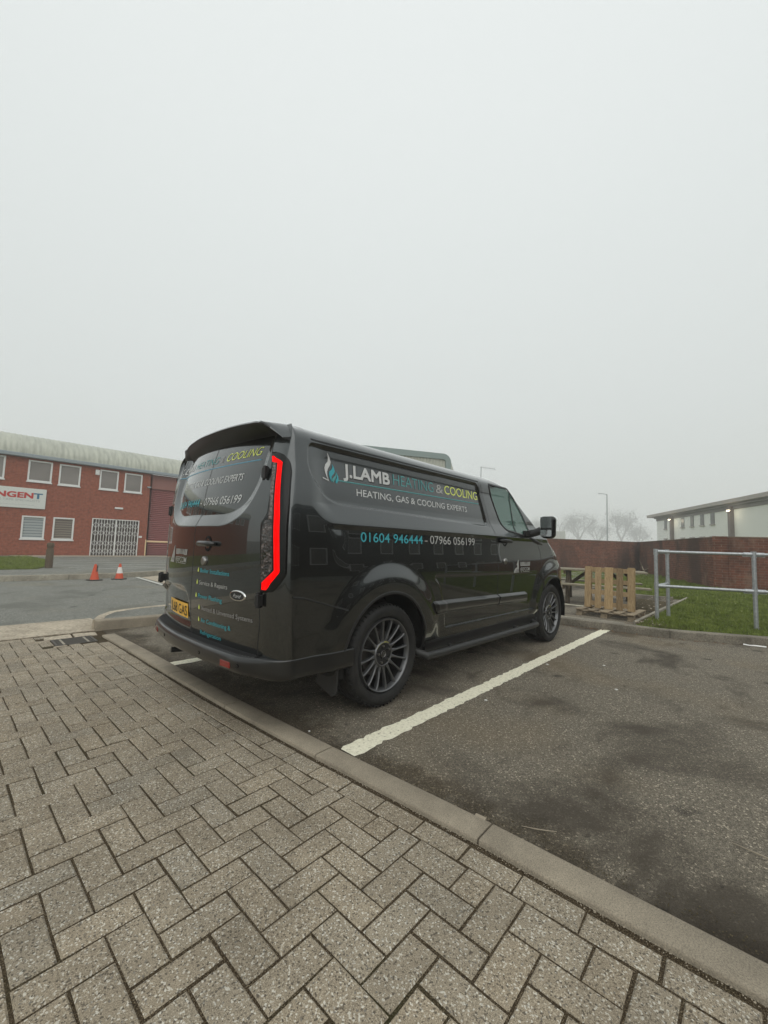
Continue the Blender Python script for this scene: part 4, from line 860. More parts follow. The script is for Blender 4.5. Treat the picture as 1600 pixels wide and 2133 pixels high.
two([(328,372),(345,420),(345,470),(325,520),(310,560),(330,570)],[(328,372),(372,440),(378,490),(365,530),(350,560),(332,575)],'teal_vinyl')
# mirror
mir=MB(); V=[];F=[]
def rbox(c,h,r,n=5,taper=0,name='',mt=None,parent=FD,tw=0):
    import bmesh
    bm=bmesh.new(); bmesh.ops.create_cube(bm,size=2)
    for v in bm.verts:
        k=1-taper*(v.co.z<0); v.co=Vector((v.co.x*h[0],v.co.y*h[1]*k,v.co.z*h[2]))
    bmesh.ops.bevel(bm,geom=bm.edges[:],offset=r,segments=n,profile=.5,affect='EDGES')
    me=bpy.data.meshes.new(name); bm.to_mesh(me); bm.free(); me.transform(Matrix.Translation(c)@Matrix.Rotation(tw,4,'Z')); return vp(link(name,me,M[mt],smooth=True),parent)
for lf in (0,1):
    fy=lambda y: 2*YC-y if lf else y
    par=doors['front_doorl'] if lf else FD; sgn=-1 if lf else 1
    mh=rbox(Vector((2.40,fy(-.175),1.345)),(.060,.084,.122),.045,6,.12,'wing_mirror','gloss_black',van,.12*sgn)
    mb=MB(); yy0,yy1=fy(-.235),fy(-.115); mb.add([(2.333,yy0,1.335),(2.333,yy1,1.335),(2.333,yy1,1.455),(2.333,yy0,1.455)],[(0,1,2,3) if lf else (0,3,2,1)]); mb.m=1; mb.add([(2.333,yy0,1.245),(2.333,yy1,1.245),(2.333,yy1,1.315),(2.333,yy0,1.315)],[(0,1,2,3) if lf else (0,3,2,1)]); vp(mb.build('mirror_glass',[mat('mirror_dim',(.30,.33,.33),.12,.8),mat('mirror_silver',(.8,.82,.82),.03,1)]),mh)
    mb=MB(); mb.tube([(2.36,fy(.03),1.27),(2.37,fy(-.04),1.285),(2.39,fy(-.10),1.31)],[.045,.04,.045],12); mb.box((2.22,min(fy(.0),fy(.035)),1.235),(2.42,max(fy(0),fy(.035)),1.30)); vp(mb.build('mirror_arm',M['plastic'],smooth=True,auto=40),mh)
# scuttle moulding at the foot of the A pillar
mb=MB(); P,_=side_pn([(2.30,1.225),(2.42,1.205),(2.56,1.175),(2.68,1.16)]); mb.tube(P+np.array([0,.006,0]),[.010,.02,.022,.010],10); vp(mb.build('pillar_trim',M['plastic'],smooth=True))
# cab interior
mb=MB(); mb.box((1.36,.12,.35),(1.40,1.82,1.70)); mb.box((2.5,.14,.4),(2.95,1.80,1.12)); mb.box((1.4,.12,.36),(2.6,1.82,.42)); vp(mb.build('cab_bulkhead',M['interior'],bevel=.02))
for yy in (.42,1.1,1.55):
    mb=MB(); mb.box((1.62,yy-.22,.55),(2.1,yy+.22,.80)); mb.box((1.50,yy-.22,.78),(1.62,yy+.22,1.40)); mb.box((1.50,yy-.12,1.42),(1.59,yy+.12,1.58)); vp(mb.build('cab_seat',M['seat'],bevel=.04,seg=3))
mb=MB(); V=[];n=28
mb.lathe([(.185,-.012),(.197,0),(.185,.012),(.173,0)],(0,0,0),'z',32,True); o=mb.build('steering_wheel',M['plastic'],smooth=True); o.data.transform(Matrix.Translation((2.28,.44,1.12))@Matrix.Rotation(math.radians(-65),4,'Y')); vp(o)
# lower front: grille, headlights (unseen face kept simple but complete)
mb=MB(); mb.box((3.86,.45,.55),(3.945,1.49,.80)); vp(mb.build('grille',M['plastic'],bevel=.02))
for yy in (.30,1.64): o=rbox(Vector((3.70,yy+(.10 if yy<1 else -.10),.88)),(.10,.13,.06),.03,4,0,'headlight','chrome',van,0)
# aerial stub
# ---- wheels ----
def make_wheel():
    R=.345; root=vp(empty('wheel',(0,0,0)))
    prof=[]
    for r,y in ((.246,.030),(.252,.012),(.262,.003),(.278,-.006),(.298,-.010),(.316,-.006),(.329,.004),(.337,.014),(.341,.022)): prof.append((r,y))
    for g_ in (.055,.095,.135,.175): prof+=[(.3445,g_-.012),(.345,g_-.004),(.338,g_-.002),(.338,g_+.002),(.345,g_+.004)]
    prof+=[(.343,.21),(.336,.222),(.32,.232),(.29,.238),(.26,.232),(.246,.215)]
    mb=MB(); mb.lathe(prof,(0,0,0),'y',120)
    for k in range(60):   # shoulder sipes
        a=2*math.pi*k/60
        ca,sa=math.cos(a),math.sin(a); Mt=Matrix.Rotation(-a,4,'Y'); mb.m=1; mb.box((.3260,.004,-.0022),(.3420,.040,.0022),Mt); mb.m=0
    t=mb.build('tyre',[M['tyre'],M['black']],smooth=True,auto=40); t.parent=root
    mb=MB()
    for rr_ in (.268,.306): mb.lathe([(rr_-.0012,-.006 if rr_<.3 else -.0098),(rr_,-.008 if rr_<.3 else -.0115),(rr_+.0012,-.006 if rr_<.3 else -.0098)],(0,0,0),'y',96)
    o=mb.build('sidewall_rib',M['tyre'],smooth=True); o.parent=root
    mb=MB(); mb.lathe([(.247,.020),(.2465,.004),(.243,-.003),(.238,-.002),(.234,.004),(.231,.014),(.226,.024),(.222,.05)],(0,0,0),'y',96)
    rim=mb.build('rim',M['rim'],smooth=True,auto=60); rim.parent=root
    mb=MB(); mb.lathe([(.222,.03),(.220,.20)],(0,0,0),'y',64); o=mb.build('barrel',M['rimdark'],smooth=True); o.parent=root
    for k in range(16):
        a=2*math.pi*(k+.25)/16-math.pi/2; mb=MB(); V=[]; F=[]
        st=[(.078,.020,.030,.055),(.100,.0105,.026,.050),(.13,.0068,.020,.046),(.17,.0058,.014,.042),(.205,.0062,.0095,.040),(.224,.0085,.009,.040),(.234,.012,.009,.034)]
        for (r,w_,yf,yb) in st:
            for (o_,y) in ((-w_,yf+.004),(-w_*.45,yf),(w_*.45,yf),(w_,yf+.004),(w_*.9,yb),(-w_*.9,yb)): V.append((r*math.cos(a)-o_*math.sin(a),y,r*math.sin(a)+o_*math.cos(a)))
        for i in range(len(st)-1):
            for j in range(6): p0=i*6+j; p1=i*6+(j+1)%6; F.append((p0,p1,p1+6,p0+6))
        F.append(tuple(range(6))[::-1]); l=(len(st)-1)*6; F.append(tuple(range(l,l+6))); mb.add(V,F); o=mb.build('spoke',M['rim'],smooth=True,auto=50); o.parent=root
    mb=MB(); mb.lathe([(.0,.026),(.028,.026),(.031,.020),(.034,.026),(.070,.025),(.078,.024),(.086,.030),(.090,.045)],(0,0,0),'y',64); o=mb.build('hub',M['hubblack'],smooth=True,auto=40); o.parent=root
    mb=MB(); mb.lathe([(.074,.0245),(.0765,.021),(.082,.0225),(.088,.032),(.089,.04)],(0,0,0),'y',64); o=mb.build('hub_ring',M['rim'],smooth=True); o.parent=root
    mb=MB(); mb.lathe([(.019,.0258),(.020,.0245),(.0225,.0245),(.0235,.0258)],(0,0,0),'y',40); mb.box((-.012,.0247,-.009),(.012,.0258,-.0055)); mb.box((-.014,.0247,-.001),(.010,.0258,.0025)); mb.box((-.008,.0247,.007),(.012,.0258,.0105)); o=mb.build('centre_cap_mark',M['steel'],smooth=False); o.parent=root
    for k in range(5):
        a=2*math.pi*k/5+math.radians(100); x,z=.057*math.cos(a),.057*math.sin(a); mb=MB(); mb.tube([(x,.030,z),(x,.013,z)],[.009,.0075],6); o=mb.build('wheel_bolt',M['steel']); o.parent=root
    mb=MB(); th=np.linspace(math.radians(75),math.radians(150),14); V=[(r*math.cos(a),.0215,r*math.sin(a)) for a in th for r in (.0770,.0795)]; mb.add(V,[(2*i,2*i+1,2*i+3,2*i+2) for i in range(13)]); 
    for a in (62,70,78,86): a=math.radians(a); mb.box((-.004,-.001,-.002),(.004,.0,.002),Matrix.Translation((.083*math.cos(a),.0225,.083*math.sin(a)))@Matrix.Rotation(-a+math.pi/2,4,'Y'))
    o=mb.build('hub_sticker',M['yellowmark']); o.parent=root
    mb=MB(); mb.lathe([(.0,.085),(.155,.085),(.155,.11),(0,.11)],(0,0,0),'y',48); mb.box((-.17,.07,-.05),(-.10,.13,.06)); o=mb.build('brake_disc',M['disc'],smooth=True,auto=40); o.parent=root
    mb=MB(); mb.lathe([(.0,.17),(.23,.17)],(0,0,0),'y',32); o=mb.build('wheel_back',M['rubber']); o.parent=root
    return root
w0=make_wheel()
def copytree(o,parent=None,inv=None):
    c=o.copy(); S.collection.objects.link(c); 
    if parent: c.parent=parent; c.matrix_parent_inverse=o.matrix_parent_inverse
    for ch in o.children: copytree(ch,c)
    return c
w0.location=(0,0,.345)
for k,(x,lf) in enumerate(((2.933,0),(0,1),(2.933,1))):
    c=copytree(w0,van); c.location=(x,2*YC if lf else 0,.345)
    c.rotation_euler=(0,math.radians(11 if k==0 else 30),math.pi if lf else 0) 
# ================= left: red brick unit =================
FY=22.0
def rectpart(name,x0,x1,z0,z1,y0,y1,mt,parent,bevel=0):
    mb=MB(); mb.box((x0,y0,z0),(x1,y1,z1)); return mb.build(name,M[mt],parent,bevel=bevel)
def wall_with_holes(name,x0,x1,z0,z1,y,th,holes,mt,parent):
    xs=sorted({x0,x1}|{h[0] for h in holes}|{h[1] for h in holes}); zs=sorted({z0,z1}|{h[2] for h in holes}|{h[3] for h in holes}); mb=MB()
    for a,b in zip(xs[:-1],xs[1:]):
        for c,d in zip(zs[:-1],zs[1:]):
            mx,mz=(a+b)/2,(c+d)/2
            if any(h[0]<mx<h[1] and h[2]<mz<h[3] for h in holes): continue
            mb.add([(a,y,c),(b,y,c),(b,y,d),(a,y,d)],[(0,1,2,3)])
    for h in holes:
        a,b,c,d=h; mb.add([(a,y,c),(b,y,c),(b,y,d),(a,y,d),(a,y+th,c),(b,y+th,c),(b,y+th,d),(a,y+th,d)],[(0,4,5,1),(1,5,6,2),(2,6,7,3),(3,7,4,0)])
    o=mb.build(name,M[mt],parent); uvbox(o,(1,.0,0)); return o
bl=empty('brick_unit',(0,0,0)); tag(bl,'red brick industrial unit with curved pale metal roof and white trellis gate','industrial building')
wins=[(-.62-.98,-.62,3.40,4.40),(.13,.98,3.41,4.36),(1.23,2.05,3.38,4.35),(2.82,3.62,3.37,4.34),(3.89,4.70,3.36,4.33),(.09,.90,.84,1.86),(1.18,1.97,.83,1.86)]
for k in range(1,7): wins+=[(-1.6-k*2.7,-.75-k*2.7,3.40,4.38),(-2.75-k*2.7,-1.9-k*2.7,3.40,4.38)]
gate=(2.66,4.70,.0,1.92)
wall_with_holes('wall',-20,5.17,-.05,4.44,FY,.10,wins+[gate],'brick',bl)
rectpart('wall_return',5.10,5.17,-.05,4.44,FY,FY+.25,'brick',bl)
o=rectpart('wall_back',-20,12,-.05,4.5,FY+8,FY+8.2,'brick',bl); uvbox(o,(1,0,0)); o=rectpart('wall_end',-20.2,-20,-.05,4.5,FY,FY+8.2,'brick',bl); uvbox(o,(0,1,0)); o=rectpart('wall_end',12,12.2,-.05,4.5,FY,FY+8.2,'brick',bl); uvbox(o,(0,1,0))
rectpart('fascia_panel',5.17,12.0,3.68,4.44,FY+.10,FY+.2,'panelred',bl)
mb=MB()
for k in range(36):
    z0=.02+k*.102; mb.add([(5.17,FY+.20,z0),(12,FY+.20,z0),(12,FY+.165,z0+.05),(5.17,FY+.165,z0+.05),(12,FY+.20,z0+.1),(5.17,FY+.20,z0+.1)],[(0,1,2,3),(3,2,4,5)])
mb.build('roller_shutter',M['shutter'],bl)
for i,(a,b,c,d) in enumerate(wins):
    w=MB(); f_=.065
    for lo,hi in (((a,FY-.02,c),(a+f_,FY+.05,d)),((b-f_,FY-.02,c),(b,FY+.05,d)),((a+f_,FY-.02,d-f_),(b-f_,FY+.05,d)),((a+f_,FY-.02,c),(b-f_,FY+.05,c+f_)),((a-.03,FY-.06,c-.05),(b+.03,FY+.02,c-.001))): w.box(lo,hi)
    wf=w.build('window',M['upvc'],bl,bevel=.008)
    rectpart('pane',a+f_,b-f_,c+f_,d-f_,FY+.03,FY+.035,'blind' if i==5 else ('blind2' if i==6 else 'pane'),wf)
# gutter, curved roof
mb=MB(); mb.box((-20.2,FY-.22,4.44),(12.3,FY+.02,4.60)); mb.build('gutter',M['gutter'],bl,bevel=.02)
th=np.linspace(0,math.pi/2,14); prof=[(FY-.20+1.7*(1-math.cos(t)),4.60+1.05*math.sin(t)) for t in th]+[(FY+6,5.9)]
xs=np.arange(-20.3,12.3,.05); G=np.zeros((len(xs),len(prof),3))
for j,(y,z) in enumerate(prof):
    r_=.014*np.sin(xs*2*math.pi/.2); t=th[j] if j<len(th) else math.pi/2; G[:,j]=np.stack([xs,y-r_*math.cos(t),z+r_*math.sin(t)],-1)
npmesh('roof',G.reshape(-1,3),gridquads(*G.shape[:2]),M['roof'],bl)
mb=MB(); mb.box((-20.3,FY+1.6,5.64),(12.3,FY+6,5.66)); mb.build('roof_deck',M['roof'],bl)
# trellis gate
dr=rectpart('doorway',2.66,4.70,.0,1.92,FY+.10,FY+.12,'door_dark',bl)
gt=MB(); gx=[2.66,3.70,4.68]
for a,b in ((2.66,2.70),(3.64,3.70),(4.66,4.70)): gt.box((a,FY-.05,.0),(b,FY-.01,1.92))
gt.box((2.70,FY-.05,1.88),(4.66,FY-.01,1.92)); gt.box((2.70,FY-.05,.0),(4.66,FY-.01,.03)); g_=gt.build('security_gate',M['gate_white'],bl)
for (a,b) in ((2.70,3.64),(3.70,4.66)):
    mb=MB(); n=8; st=(b-a)/n
    for k in range(1,n): mb.box((a+k*st-.010,FY-.045,.03),(a+k*st+.010,FY-.025,1.88))
    for zc in (.33,.72,1.22,1.60):
        for k in range(n):
            for sg in (1,-1):
                x0,x1=a+k*st,a+(k+1)*st; up_=(k%2==0)==(sg==1); z0,z1=(zc-.0,zc+.13*sg) if k%2==0 else (zc+.13*sg,zc)
                mb.tube([(x0,FY-.05,z0),(x1,FY-.05,z1)],.009,5)
    o=mb.build('trellis_leaf',M['gate_white'],g_)
rectpart('bulkhead_lamp',3.55,3.91,2.44,2.53,FY-.09,FY,'upvc',bl,.02); rectpart('alarm_box',2.62,2.79,4.04,4.30,FY-.08,FY,'upvc',bl,.02)
rectpart('letter_plate',4.73,4.88,1.03,1.13,FY-.03,FY,'upvc',bl,.006); rectpart('security_lamp',4.93,5.10,3.68,3.75,FY-.16,FY-.02,'gutter',bl,.01)
rectpart('plinth',-20,5.17,-.05,.16,FY-.015,FY-.001,'crossover',bl) if False else None
sg=empty('wall_sign',(-.55,FY-.05,2.62)); tag(sg,'white board with red and blue capital lettering fixed to the red brick wall','sign')
mb=MB(); mb.box((-1.32,-.02,-.43),(1.39,.03,.46)); mb.build('board',M['sign_white'],sg,bevel=.01)
def signtext(s,x0,z,cap,width,mt,bold,o_=0):
    V,F=text_arrays(s,cap,width,bold); mb=MB(); mb.add([(x0+v[0],-.026-o_,z+v[1]) for v in V],F); mb.build('lettering',M[mt],sg)
[signtext('TANGEN',-.85+dx_,.02+dz_,.245,1.78,'sign_red',0,k_*.0004) for k_,(dx_,dz_) in enumerate(((-.016,-.012),(.016,-.012),(-.016,.012),(.016,.012),(0,0)))]; [signtext('T',.97+dx_,.02+dz_,.245,.28,'sign_blue',0,k_*.0004) for k_,(dx_,dz_) in enumerate(((-.016,-.012),(.016,-.012),(-.016,.012),(.016,.012),(0,0)))]; signtext('ADHESIVE TAPE SPECIALISTS',-.80,-.13,.085,1.98,'sign_grey',.0)
mb=MB(); mb.add([(-.75,-.026,-.295),(1.0,-.026,-.295),(1.0,-.026,-.285),(-.75,-.026,-.285)],[(0,1,2,3)]); mb.build('strapline',M['sign_grey'],sg)
mb=MB(); mb.tube([(5.03,FY-.35,.86),(6.3,FY-.35,.84),(8.5,FY-.35,.84)],.045,10); mb.box((6.28,FY-.40,.1),(6.36,FY-.3,.80)); mb.tube([(4.98,FY-.35,.1),(4.98,FY-.35,.95)],.03,8); tag(mb.build('barrier_bar',M['barrier']),'cream horizontal barrier bar in front of the red roller shutter','barrier')
# bollard
mb=MB(); mb.lathe([(0,0),(.15,.0),(.155,.2),(.15,.70),(.125,.76),(.12,.80),(.15,.84),(.15,.95),(.11,1.0),(0,1.0)],(0,0,0),'z',20); o=mb.build('timber_bollard',M['stump'],smooth=True,auto=40); o.location=(-.02,13.35,.10); o.scale=(.60,.60,.74); tag(o,'weathered round timber bollard at the corner of the grass verge','bollard')
# cones
def cone(loc,rz,white,label):
    r=empty('traffic_cone',loc,rz); r.scale=(.70,.70,.76); tag(r,label,'traffic cone','traffic cones by the far road kerb')
    mb=MB(); b=[( -.19,-.19),(.19,-.19),(.19,.19),(-.19,.19)]; mb.prism(rpoly(b,.05,3),0,.035); mb.build('base',M['cone_base'],r,bevel=.008)
    seg=[(.135,.035),(.128,.06),(.100,.20)]; mb=MB(); mb.lathe([(.135,.034),(.128,.06),(.098,.21)],(0,0,0),'z',28); mb.build('lower_cone',M['cone'],r,smooth=True)
    mb=MB(); mb.lathe([(.0985,.208),(.056,.41)],(0,0,0),'z',28); mb.build('sleeve',M['cone_white' if white else 'cone'],r,smooth=True)
    mb=MB(); mb.lathe([(.0565,.408),(.036,.50),(.034,.515),(.024,.52),(.022,.50)],(0,0,0),'z',28); mb.build('tip',M['cone'],r,smooth=True)
    if not white: mb=MB(); mb.box((-.012,-.078,.30),(.012,-.05,.50),Matrix.Rotation(math.radians(8),4,'X')); mb.build('strap',M['cone_base'],r)
cone((.43,10.10,-.004),.3,False,'plain orange traffic cone, the one nearer the timber bollard'); cone((.97,10.16,-.004),.8,True,'orange traffic cone with a white reflective sleeve by the road kerb')
# ================= right: boundary wall =================
bw=empty('boundary_wall',(0,0,0)); tag(bw,'long stained red brick boundary wall behind the lawn','brick wall')
W_=[(8.5,11.9),(13.6,8.85),(18.5,5.9),(23.2,3.05),(13.8,-.90),(14.15,-1.95),(17.0,-9.5)]
for i in range(len(W_)-1):
    a,b=Vector((*W_[i],0)),Vector((*W_[i+1],0)); d=(b-a).normalized(); nn=Vector((-d.y,d.x,0)); mb=MB(); t_=.11
    e1=.0; A=a-d*(.1 if i in(3,4) else 0); B=b+d*(.1 if i in (2,) else 0); zt=1.62
    P=[A-nn*t_,B-nn*t_,B+nn*t_,A+nn*t_]; mb.prism([(p.x,p.y) for p in P],.0,zt); o=mb.build('wall_panel',M['wallbrick'],bw); uvbox(o,(d.x,d.y,0))
    mb=MB(); P=[A-nn*(t_+.012),B-nn*(t_+.012),B+nn*(t_+.012),A+nn*(t_+.012)]; mb.prism([(p.x,p.y) for p in P],zt,zt+.045); mb.build('coping',M['wallbrick'],bw,bevel=.01); uvbox(bw.children[-1],(d.x,d.y,0))
for p in ((13.8,-.90),(23.2,3.05)):
    mb=MB(); mb.box((p[0]-.17,p[1]-.17,0),(p[0]+.17,p[1]+.17,1.665)); o=mb.build('pier',M['wallbrick'],bw); uvbox(o,(.7,.7,0))
mb=MB(); mb.tube([(19.1,2.0,.1),(18.9,2.08,.35),(19.0,2.15,.5),(18.8,2.2,.75)],[.03,.025,.02,.008],6); mb.tube([(18.95,2.1,.30),(19.05,1.9,.45)],[.02,.006],5); tag(mb.build('dead_branch',M['chip']),'pale dead branch leaning against the boundary wall','branch')
# ---------- tubular rail ----------
rail=empty('tubular_rail',(0,0,0)); tag(rail,'galvanised tubular guard rail on the edge of the lawn','guard rail')
p1=Vector((5.24,-.695,0)); p2=Vector((5.93,-.735,0)); p3=Vector((5.645,-1.79,0)); p4=Vector((6.05,-2.89,0)); p5=Vector((6.45,-3.98,0))
for p in (p1,p2,p3,p4,p5):
    mb=MB(); mb.tube([p+Vector((0,0,.05)),p+Vector((0,0,1.11))],.0265,16); mb.build('post',M['galv'],rail,smooth=True,auto=50)
for z in (1.125,.612):
    for a,b in ((p1,p2),(p1,p3),(p3,p4),(p4,p5)):
        d=(b-a).normalized(); mb=MB(); mb.tube([a+Vector((0,0,z))+d*.03,b+Vector((0,0,z))-d*.03],.0215,14); mb.build('rail_tube',M['galv'],rail,smooth=True,auto=50)
        mb=MB(); 
        for e,s_ in ((a,1),(b,-1)): q0=e+Vector((0,0,z)); mb.tube([q0+d*s_*(.02),q0+d*s_*.115],.029,14); 
        if a is p3 or b is p3 or a is p4:
            for e,s_ in ((a,1),(b,-1)):
                if e is p1: continue
                q0=e+Vector((0,0,z-.012))+d*s_*.075; mb.box((-.05,-.006,-.022),(.05,.006,.022),Matrix.Translation(q0)@Matrix.Rotation(math.atan2(d.y,d.x),4,'Z'))
        mb.build('clamp_fitting',M['galv'],rail,smooth=True,auto=50)
    for p in (p1,p2,p3,p4): mb=MB(); q0=p+Vector((0,0,z)); mb.tube([q0-Vector((0,0,.05)),q0+Vector((0,0,.042 if z>1 else .05))],.032,16); mb.build('post_collar',M['galv'],rail,smooth=True,auto=50)
# ---------- pallets ----------
def pallet(name,loc,rot,label,mt,W__=.75,H__=.68,D__=.10,nb=5):
    r=empty(name,loc); r.rotation_euler=rot; tag(r,label,'pallet','wooden pallets by the picnic table')
    ws=[.10,.098,.128,.098,.10]; cs=np.linspace(-W__/2+.05,W__/2-.05,nb)
    for k in range(nb):
        mb=MB(); mb.box((cs[k]-ws[k]/2,-D__/2,0),(cs[k]+ws[k]/2,-D__/2+.018,H__+rng.uniform(-.01,.01))); mb.build('deck_board',M[mt],r,bevel=.003)
    for k,z in enumerate(np.linspace(.04,H__-.09,4)):
        mb=MB(); mb.box((-W__/2,-D__/2+.019,z),(W__/2,-D__/2+.037,z+.075)); mb.build('stringer_board',M[mt],r,bevel=.003)
    for x in (cs[0],cs[2],cs[4]):
        for z in (.03,H__/2-.04,H__-.12): mb=MB(); mb.box((x-.045,-D__/2+.038,z),(x+.045,D__/2-.018,z+.09)); mb.build('block',M[mt],r,bevel=.003)
        mb=MB(); mb.box((x-.045,D__/2-.0175,0),(x+.045,D__/2,H__)); mb.build('base_board',M[mt],r,bevel=.003)
pallet('pallet',(5.60,.045,.135),(math.radians(-4),0,math.radians(-90)),'pale pine pallet standing on edge on top of the flat pallet','pallet',.76,.70)
pallet('pallet',(5.20,.03,.083),(math.radians(-90),0,math.radians(-90)),'grey weathered pallet lying flat under the upright pallet','pallet_grey',.86,.86,.105)
# ---------- picnic table ----------
pt=empty('picnic_table',(7.39,.70,.03),math.radians(16.7)); pt.scale=(1,1,.93); tag(pt,'weathered timber picnic table standing behind the pallets','picnic table')
for k in range(5): mb=MB(); x=-.30+.15*k; mb.box((x-.068,-.85,.70),(x+.068,.85,.735)); mb.build('table_plank',M['benchtop'],pt,bevel=.005)
for s in (-1,1):
    for k in (0,1): mb=MB(); x=s*(.62+.13*k); mb.box((x-.06,-.85,.40),(x+.06,.85,.435)); mb.build('seat_plank',M['benchtop'],pt,bevel=.005)
    for y in (-.58,.58): mb=MB(); mb.tube([(s*.22,y,.69),(s*.62,y,.0)],.045,4); mb.build('leg',M['bench'],pt)
for y in (-.58,.58):
    mb=MB(); mb.box((-.80,y+.045,.32),(.80,y+.09,.40)); mb.build('seat_beam',M['bench'],pt,bevel=.005); mb=MB(); mb.box((-.36,y+.045,.62),(.36,y+.09,.70)); mb.build('top_beam',M['bench'],pt,bevel=.005)
    mb=MB(); sgn=-1 if y>0 else 1; mb.tube([(0,y,.36),(0,y+sgn*.38,.69)],.035,4); mb.build('brace',M['bench'],pt)
# ================= far right: white rendered building =================
wb=empty('rendered_building',(0,0,0)); tag(wb,'white rendered two storey building with deep brown eaves fading in the fog','office building')
A=Vector((34.5,-2.07,0)); B=Vector((52.3,7.85,0)); d=(B-A).normalized(); nn=Vector((-d.y,d.x,0))  # nn points away to the left/front
nf=Vector((-d.y,d.x,0)); 
if (Vector((CAM[0],CAM[1],0))-A).dot(nf)<0: nf=-nf
Mf=Matrix(((d.x,-nf.x,0,A.x),(d.y,-nf.y,0,A.y),(0,0,1,0),(0,0,0,1)))  # local x along facade, y into the building
def wpart(name,lo,hi,mt,parent=wb,bevel=0): mb=MB(); mb.box(lo,hi,Mf); return mb.build(name,M[mt],parent,bevel=bevel)
def atpx(az): # distance along the facade for an azimuth from the viewpoint
    a=math.tan(math.radians(az)); P0=A-nf*.9; return ((CAM[1]-P0.y)-a*(CAM[0]-P0.x))/(d.y-a*d.x)
Lw=atpx(9.4)
wpart('wall',(-9,.9,0),(Lw,10,4.9),'render'); wpart('soffit_band',(-9.05,.84,4.72),(Lw+.06,9.95,4.99),'soffit');  # wall plus an added dark upright band standing in for the darker soffit
wpart('roof',(-10,.45,5.20),(Lw+1.7,11,5.50),'fascia'); wpart('soffit',(-9.6,.70,5.0),(Lw+.3,10.5,5.195),'soffit')
def atpx(az): # facade x for an azimuth from the camera
    a=math.tan(math.radians(az)); o=Vector((CAM[0],CAM[1],0)); e=o-(A-nf*.9); 
    P0=A-nf*.9; # P0 + d*t = cam + s*(1,a)
    t=((o.y-P0.y)-a*(o.x-P0.x))/(d.y-a*d.x); return t
for az in (8.55,6.95,6.1,5.2,4.3,-1.6):
    t=atpx(az); w=.30 if az>0 else .9; mb=MB(); mb.box((t-w,.86,3.74 if az>0 else 2.9),(t+w,.895,4.68 if az>0 else 4.5),Mf); f_=mb.build('window',M['winfar'],wb); mb=MB(); mb.box((t-w-.08,.78,3.65),(t+w+.08,.895,3.735),Mf); mb.build('sill',M['fascia'],f_)
    if az>0: mb=MB(); mb.box((t-w,.86,1.2),(t+w,.895,2.62),Mf); mb.build('window',M['winfar'],wb); mb=MB(); mb.box((t-w-.12,.80,2.63),(t+w+.12,.895,2.72),Mf); mb.build('sill',M['fascia'],wb)
for az in (7.85,2.62):
    t=atpx(az); mb=MB(); mb.box((t-.17,.62,0),(t+.17,.92,4.98),Mf); mb.build('pillar',M['pillar'],wb)
    t2=t-.55; p=Mf@Vector((t2,.35,4.62)); mb=MB(); mb.box((t2-.11,.25,4.54),(t2+.11,.4,4.63),Mf); lm=mb.build('flood_lamp',M['lamp_lit'],wb,bevel=.02)
    ld=bpy.data.lights.new('lamp_glow','POINT'); ld.energy=9; ld.color=(1,.88,.65); ld.shadow_soft_size=.15; lo_=bpy.data.objects.new('lamp_glow',ld); S.collection.objects.link(lo_); lo_.location=Mf@Vector((t2,.05,4.45)); lo_.parent=lm
# street lamp
mb=MB(); D=95; az=math.radians(14.5); px_,py_=CAM[0]+D*math.cos(az),CAM[1]+D*math.sin(az); lp=empty('street_lamp',(px_,py_,0)); tag(lp,'tall thin street lamp post fading in the fog beyond the wall','street lamp'); mb.tube([(0,0,0),(0,0,5),(0,0,12.9)],[.16,.13,.10],10); mb.build('post',M['post'],lp); mb=MB(); mb.tube([(0,0,12.8),(-.25,.7,12.95),(-.5,1.5,13.0)],[.07,.06,.10],8); mb.build('lamp_head',M['post'],lp)
# tv aerial on a pole behind the van
D=27; az=math.radians(29.9); ax_,ay_=CAM[0]+D*math.cos(az),CAM[1]+D*math.sin(az); ar=empty('tv_aerial',(ax_,ay_,0)); tag(ar,'thin mast with a small television aerial showing above the cab roof','aerial'); mb=MB(); mb.tube([(0,0,0),(0,0,6.35)],.022,8); mb.build('mast',M['post'],ar); mb=MB(); dv=Vector((.55,-.84,0)); mb.tube([Vector((0,0,6.3)),Vector((0,0,6.3))+dv*.9+Vector((0,0,-.12))],.012,6)
for k in range(6): c_=Vector((0,0,6.3))+dv*(.15+.14*k)+Vector((0,0,-.02*k)); mb.tube([c_-Vector((0,0,.10)),c_+Vector((0,0,.10))],.007,5)
mb.build('aerial_elements',M['post'],ar)
# grey metal-clad hall behind the van
hl=empty('metal_clad_hall',(0,0,0)); tag(hl,'pale corrugated metal hall with rounded grey parapet rising behind the van','industrial building')
Ha=Vector((19.0,22.6,0)); Hb=Vector((27.2,17.9,0)); d2=(Hb-Ha).normalized(); Hl=(Hb-Ha).length; nb_=Vector((d2.y,-d2.x,0)); 
if (Vector((CAM[0],CAM[1],0))-Ha).dot(nb_)>0: nb_=-nb_
Mh=Matrix(((d2.x,nb_.x,0,Ha.x),(d2.y,nb_.y,0,Ha.y),(0,0,1,0),(0,0,0,1)))
ztop=9.05; r_=.75; arc=[(Hl-r_+r_*math.sin(t),ztop-r_+r_*math.cos(t)) for t in np.linspace(0,math.pi/2,10)]
outer=[(-1.5,0),(-1.5,ztop)]+arc+[(Hl,0)]
MhX=Mh@Matrix(((1,0,0,0),(0,0,1,0),(0,1,0,0),(0,0,0,1)))
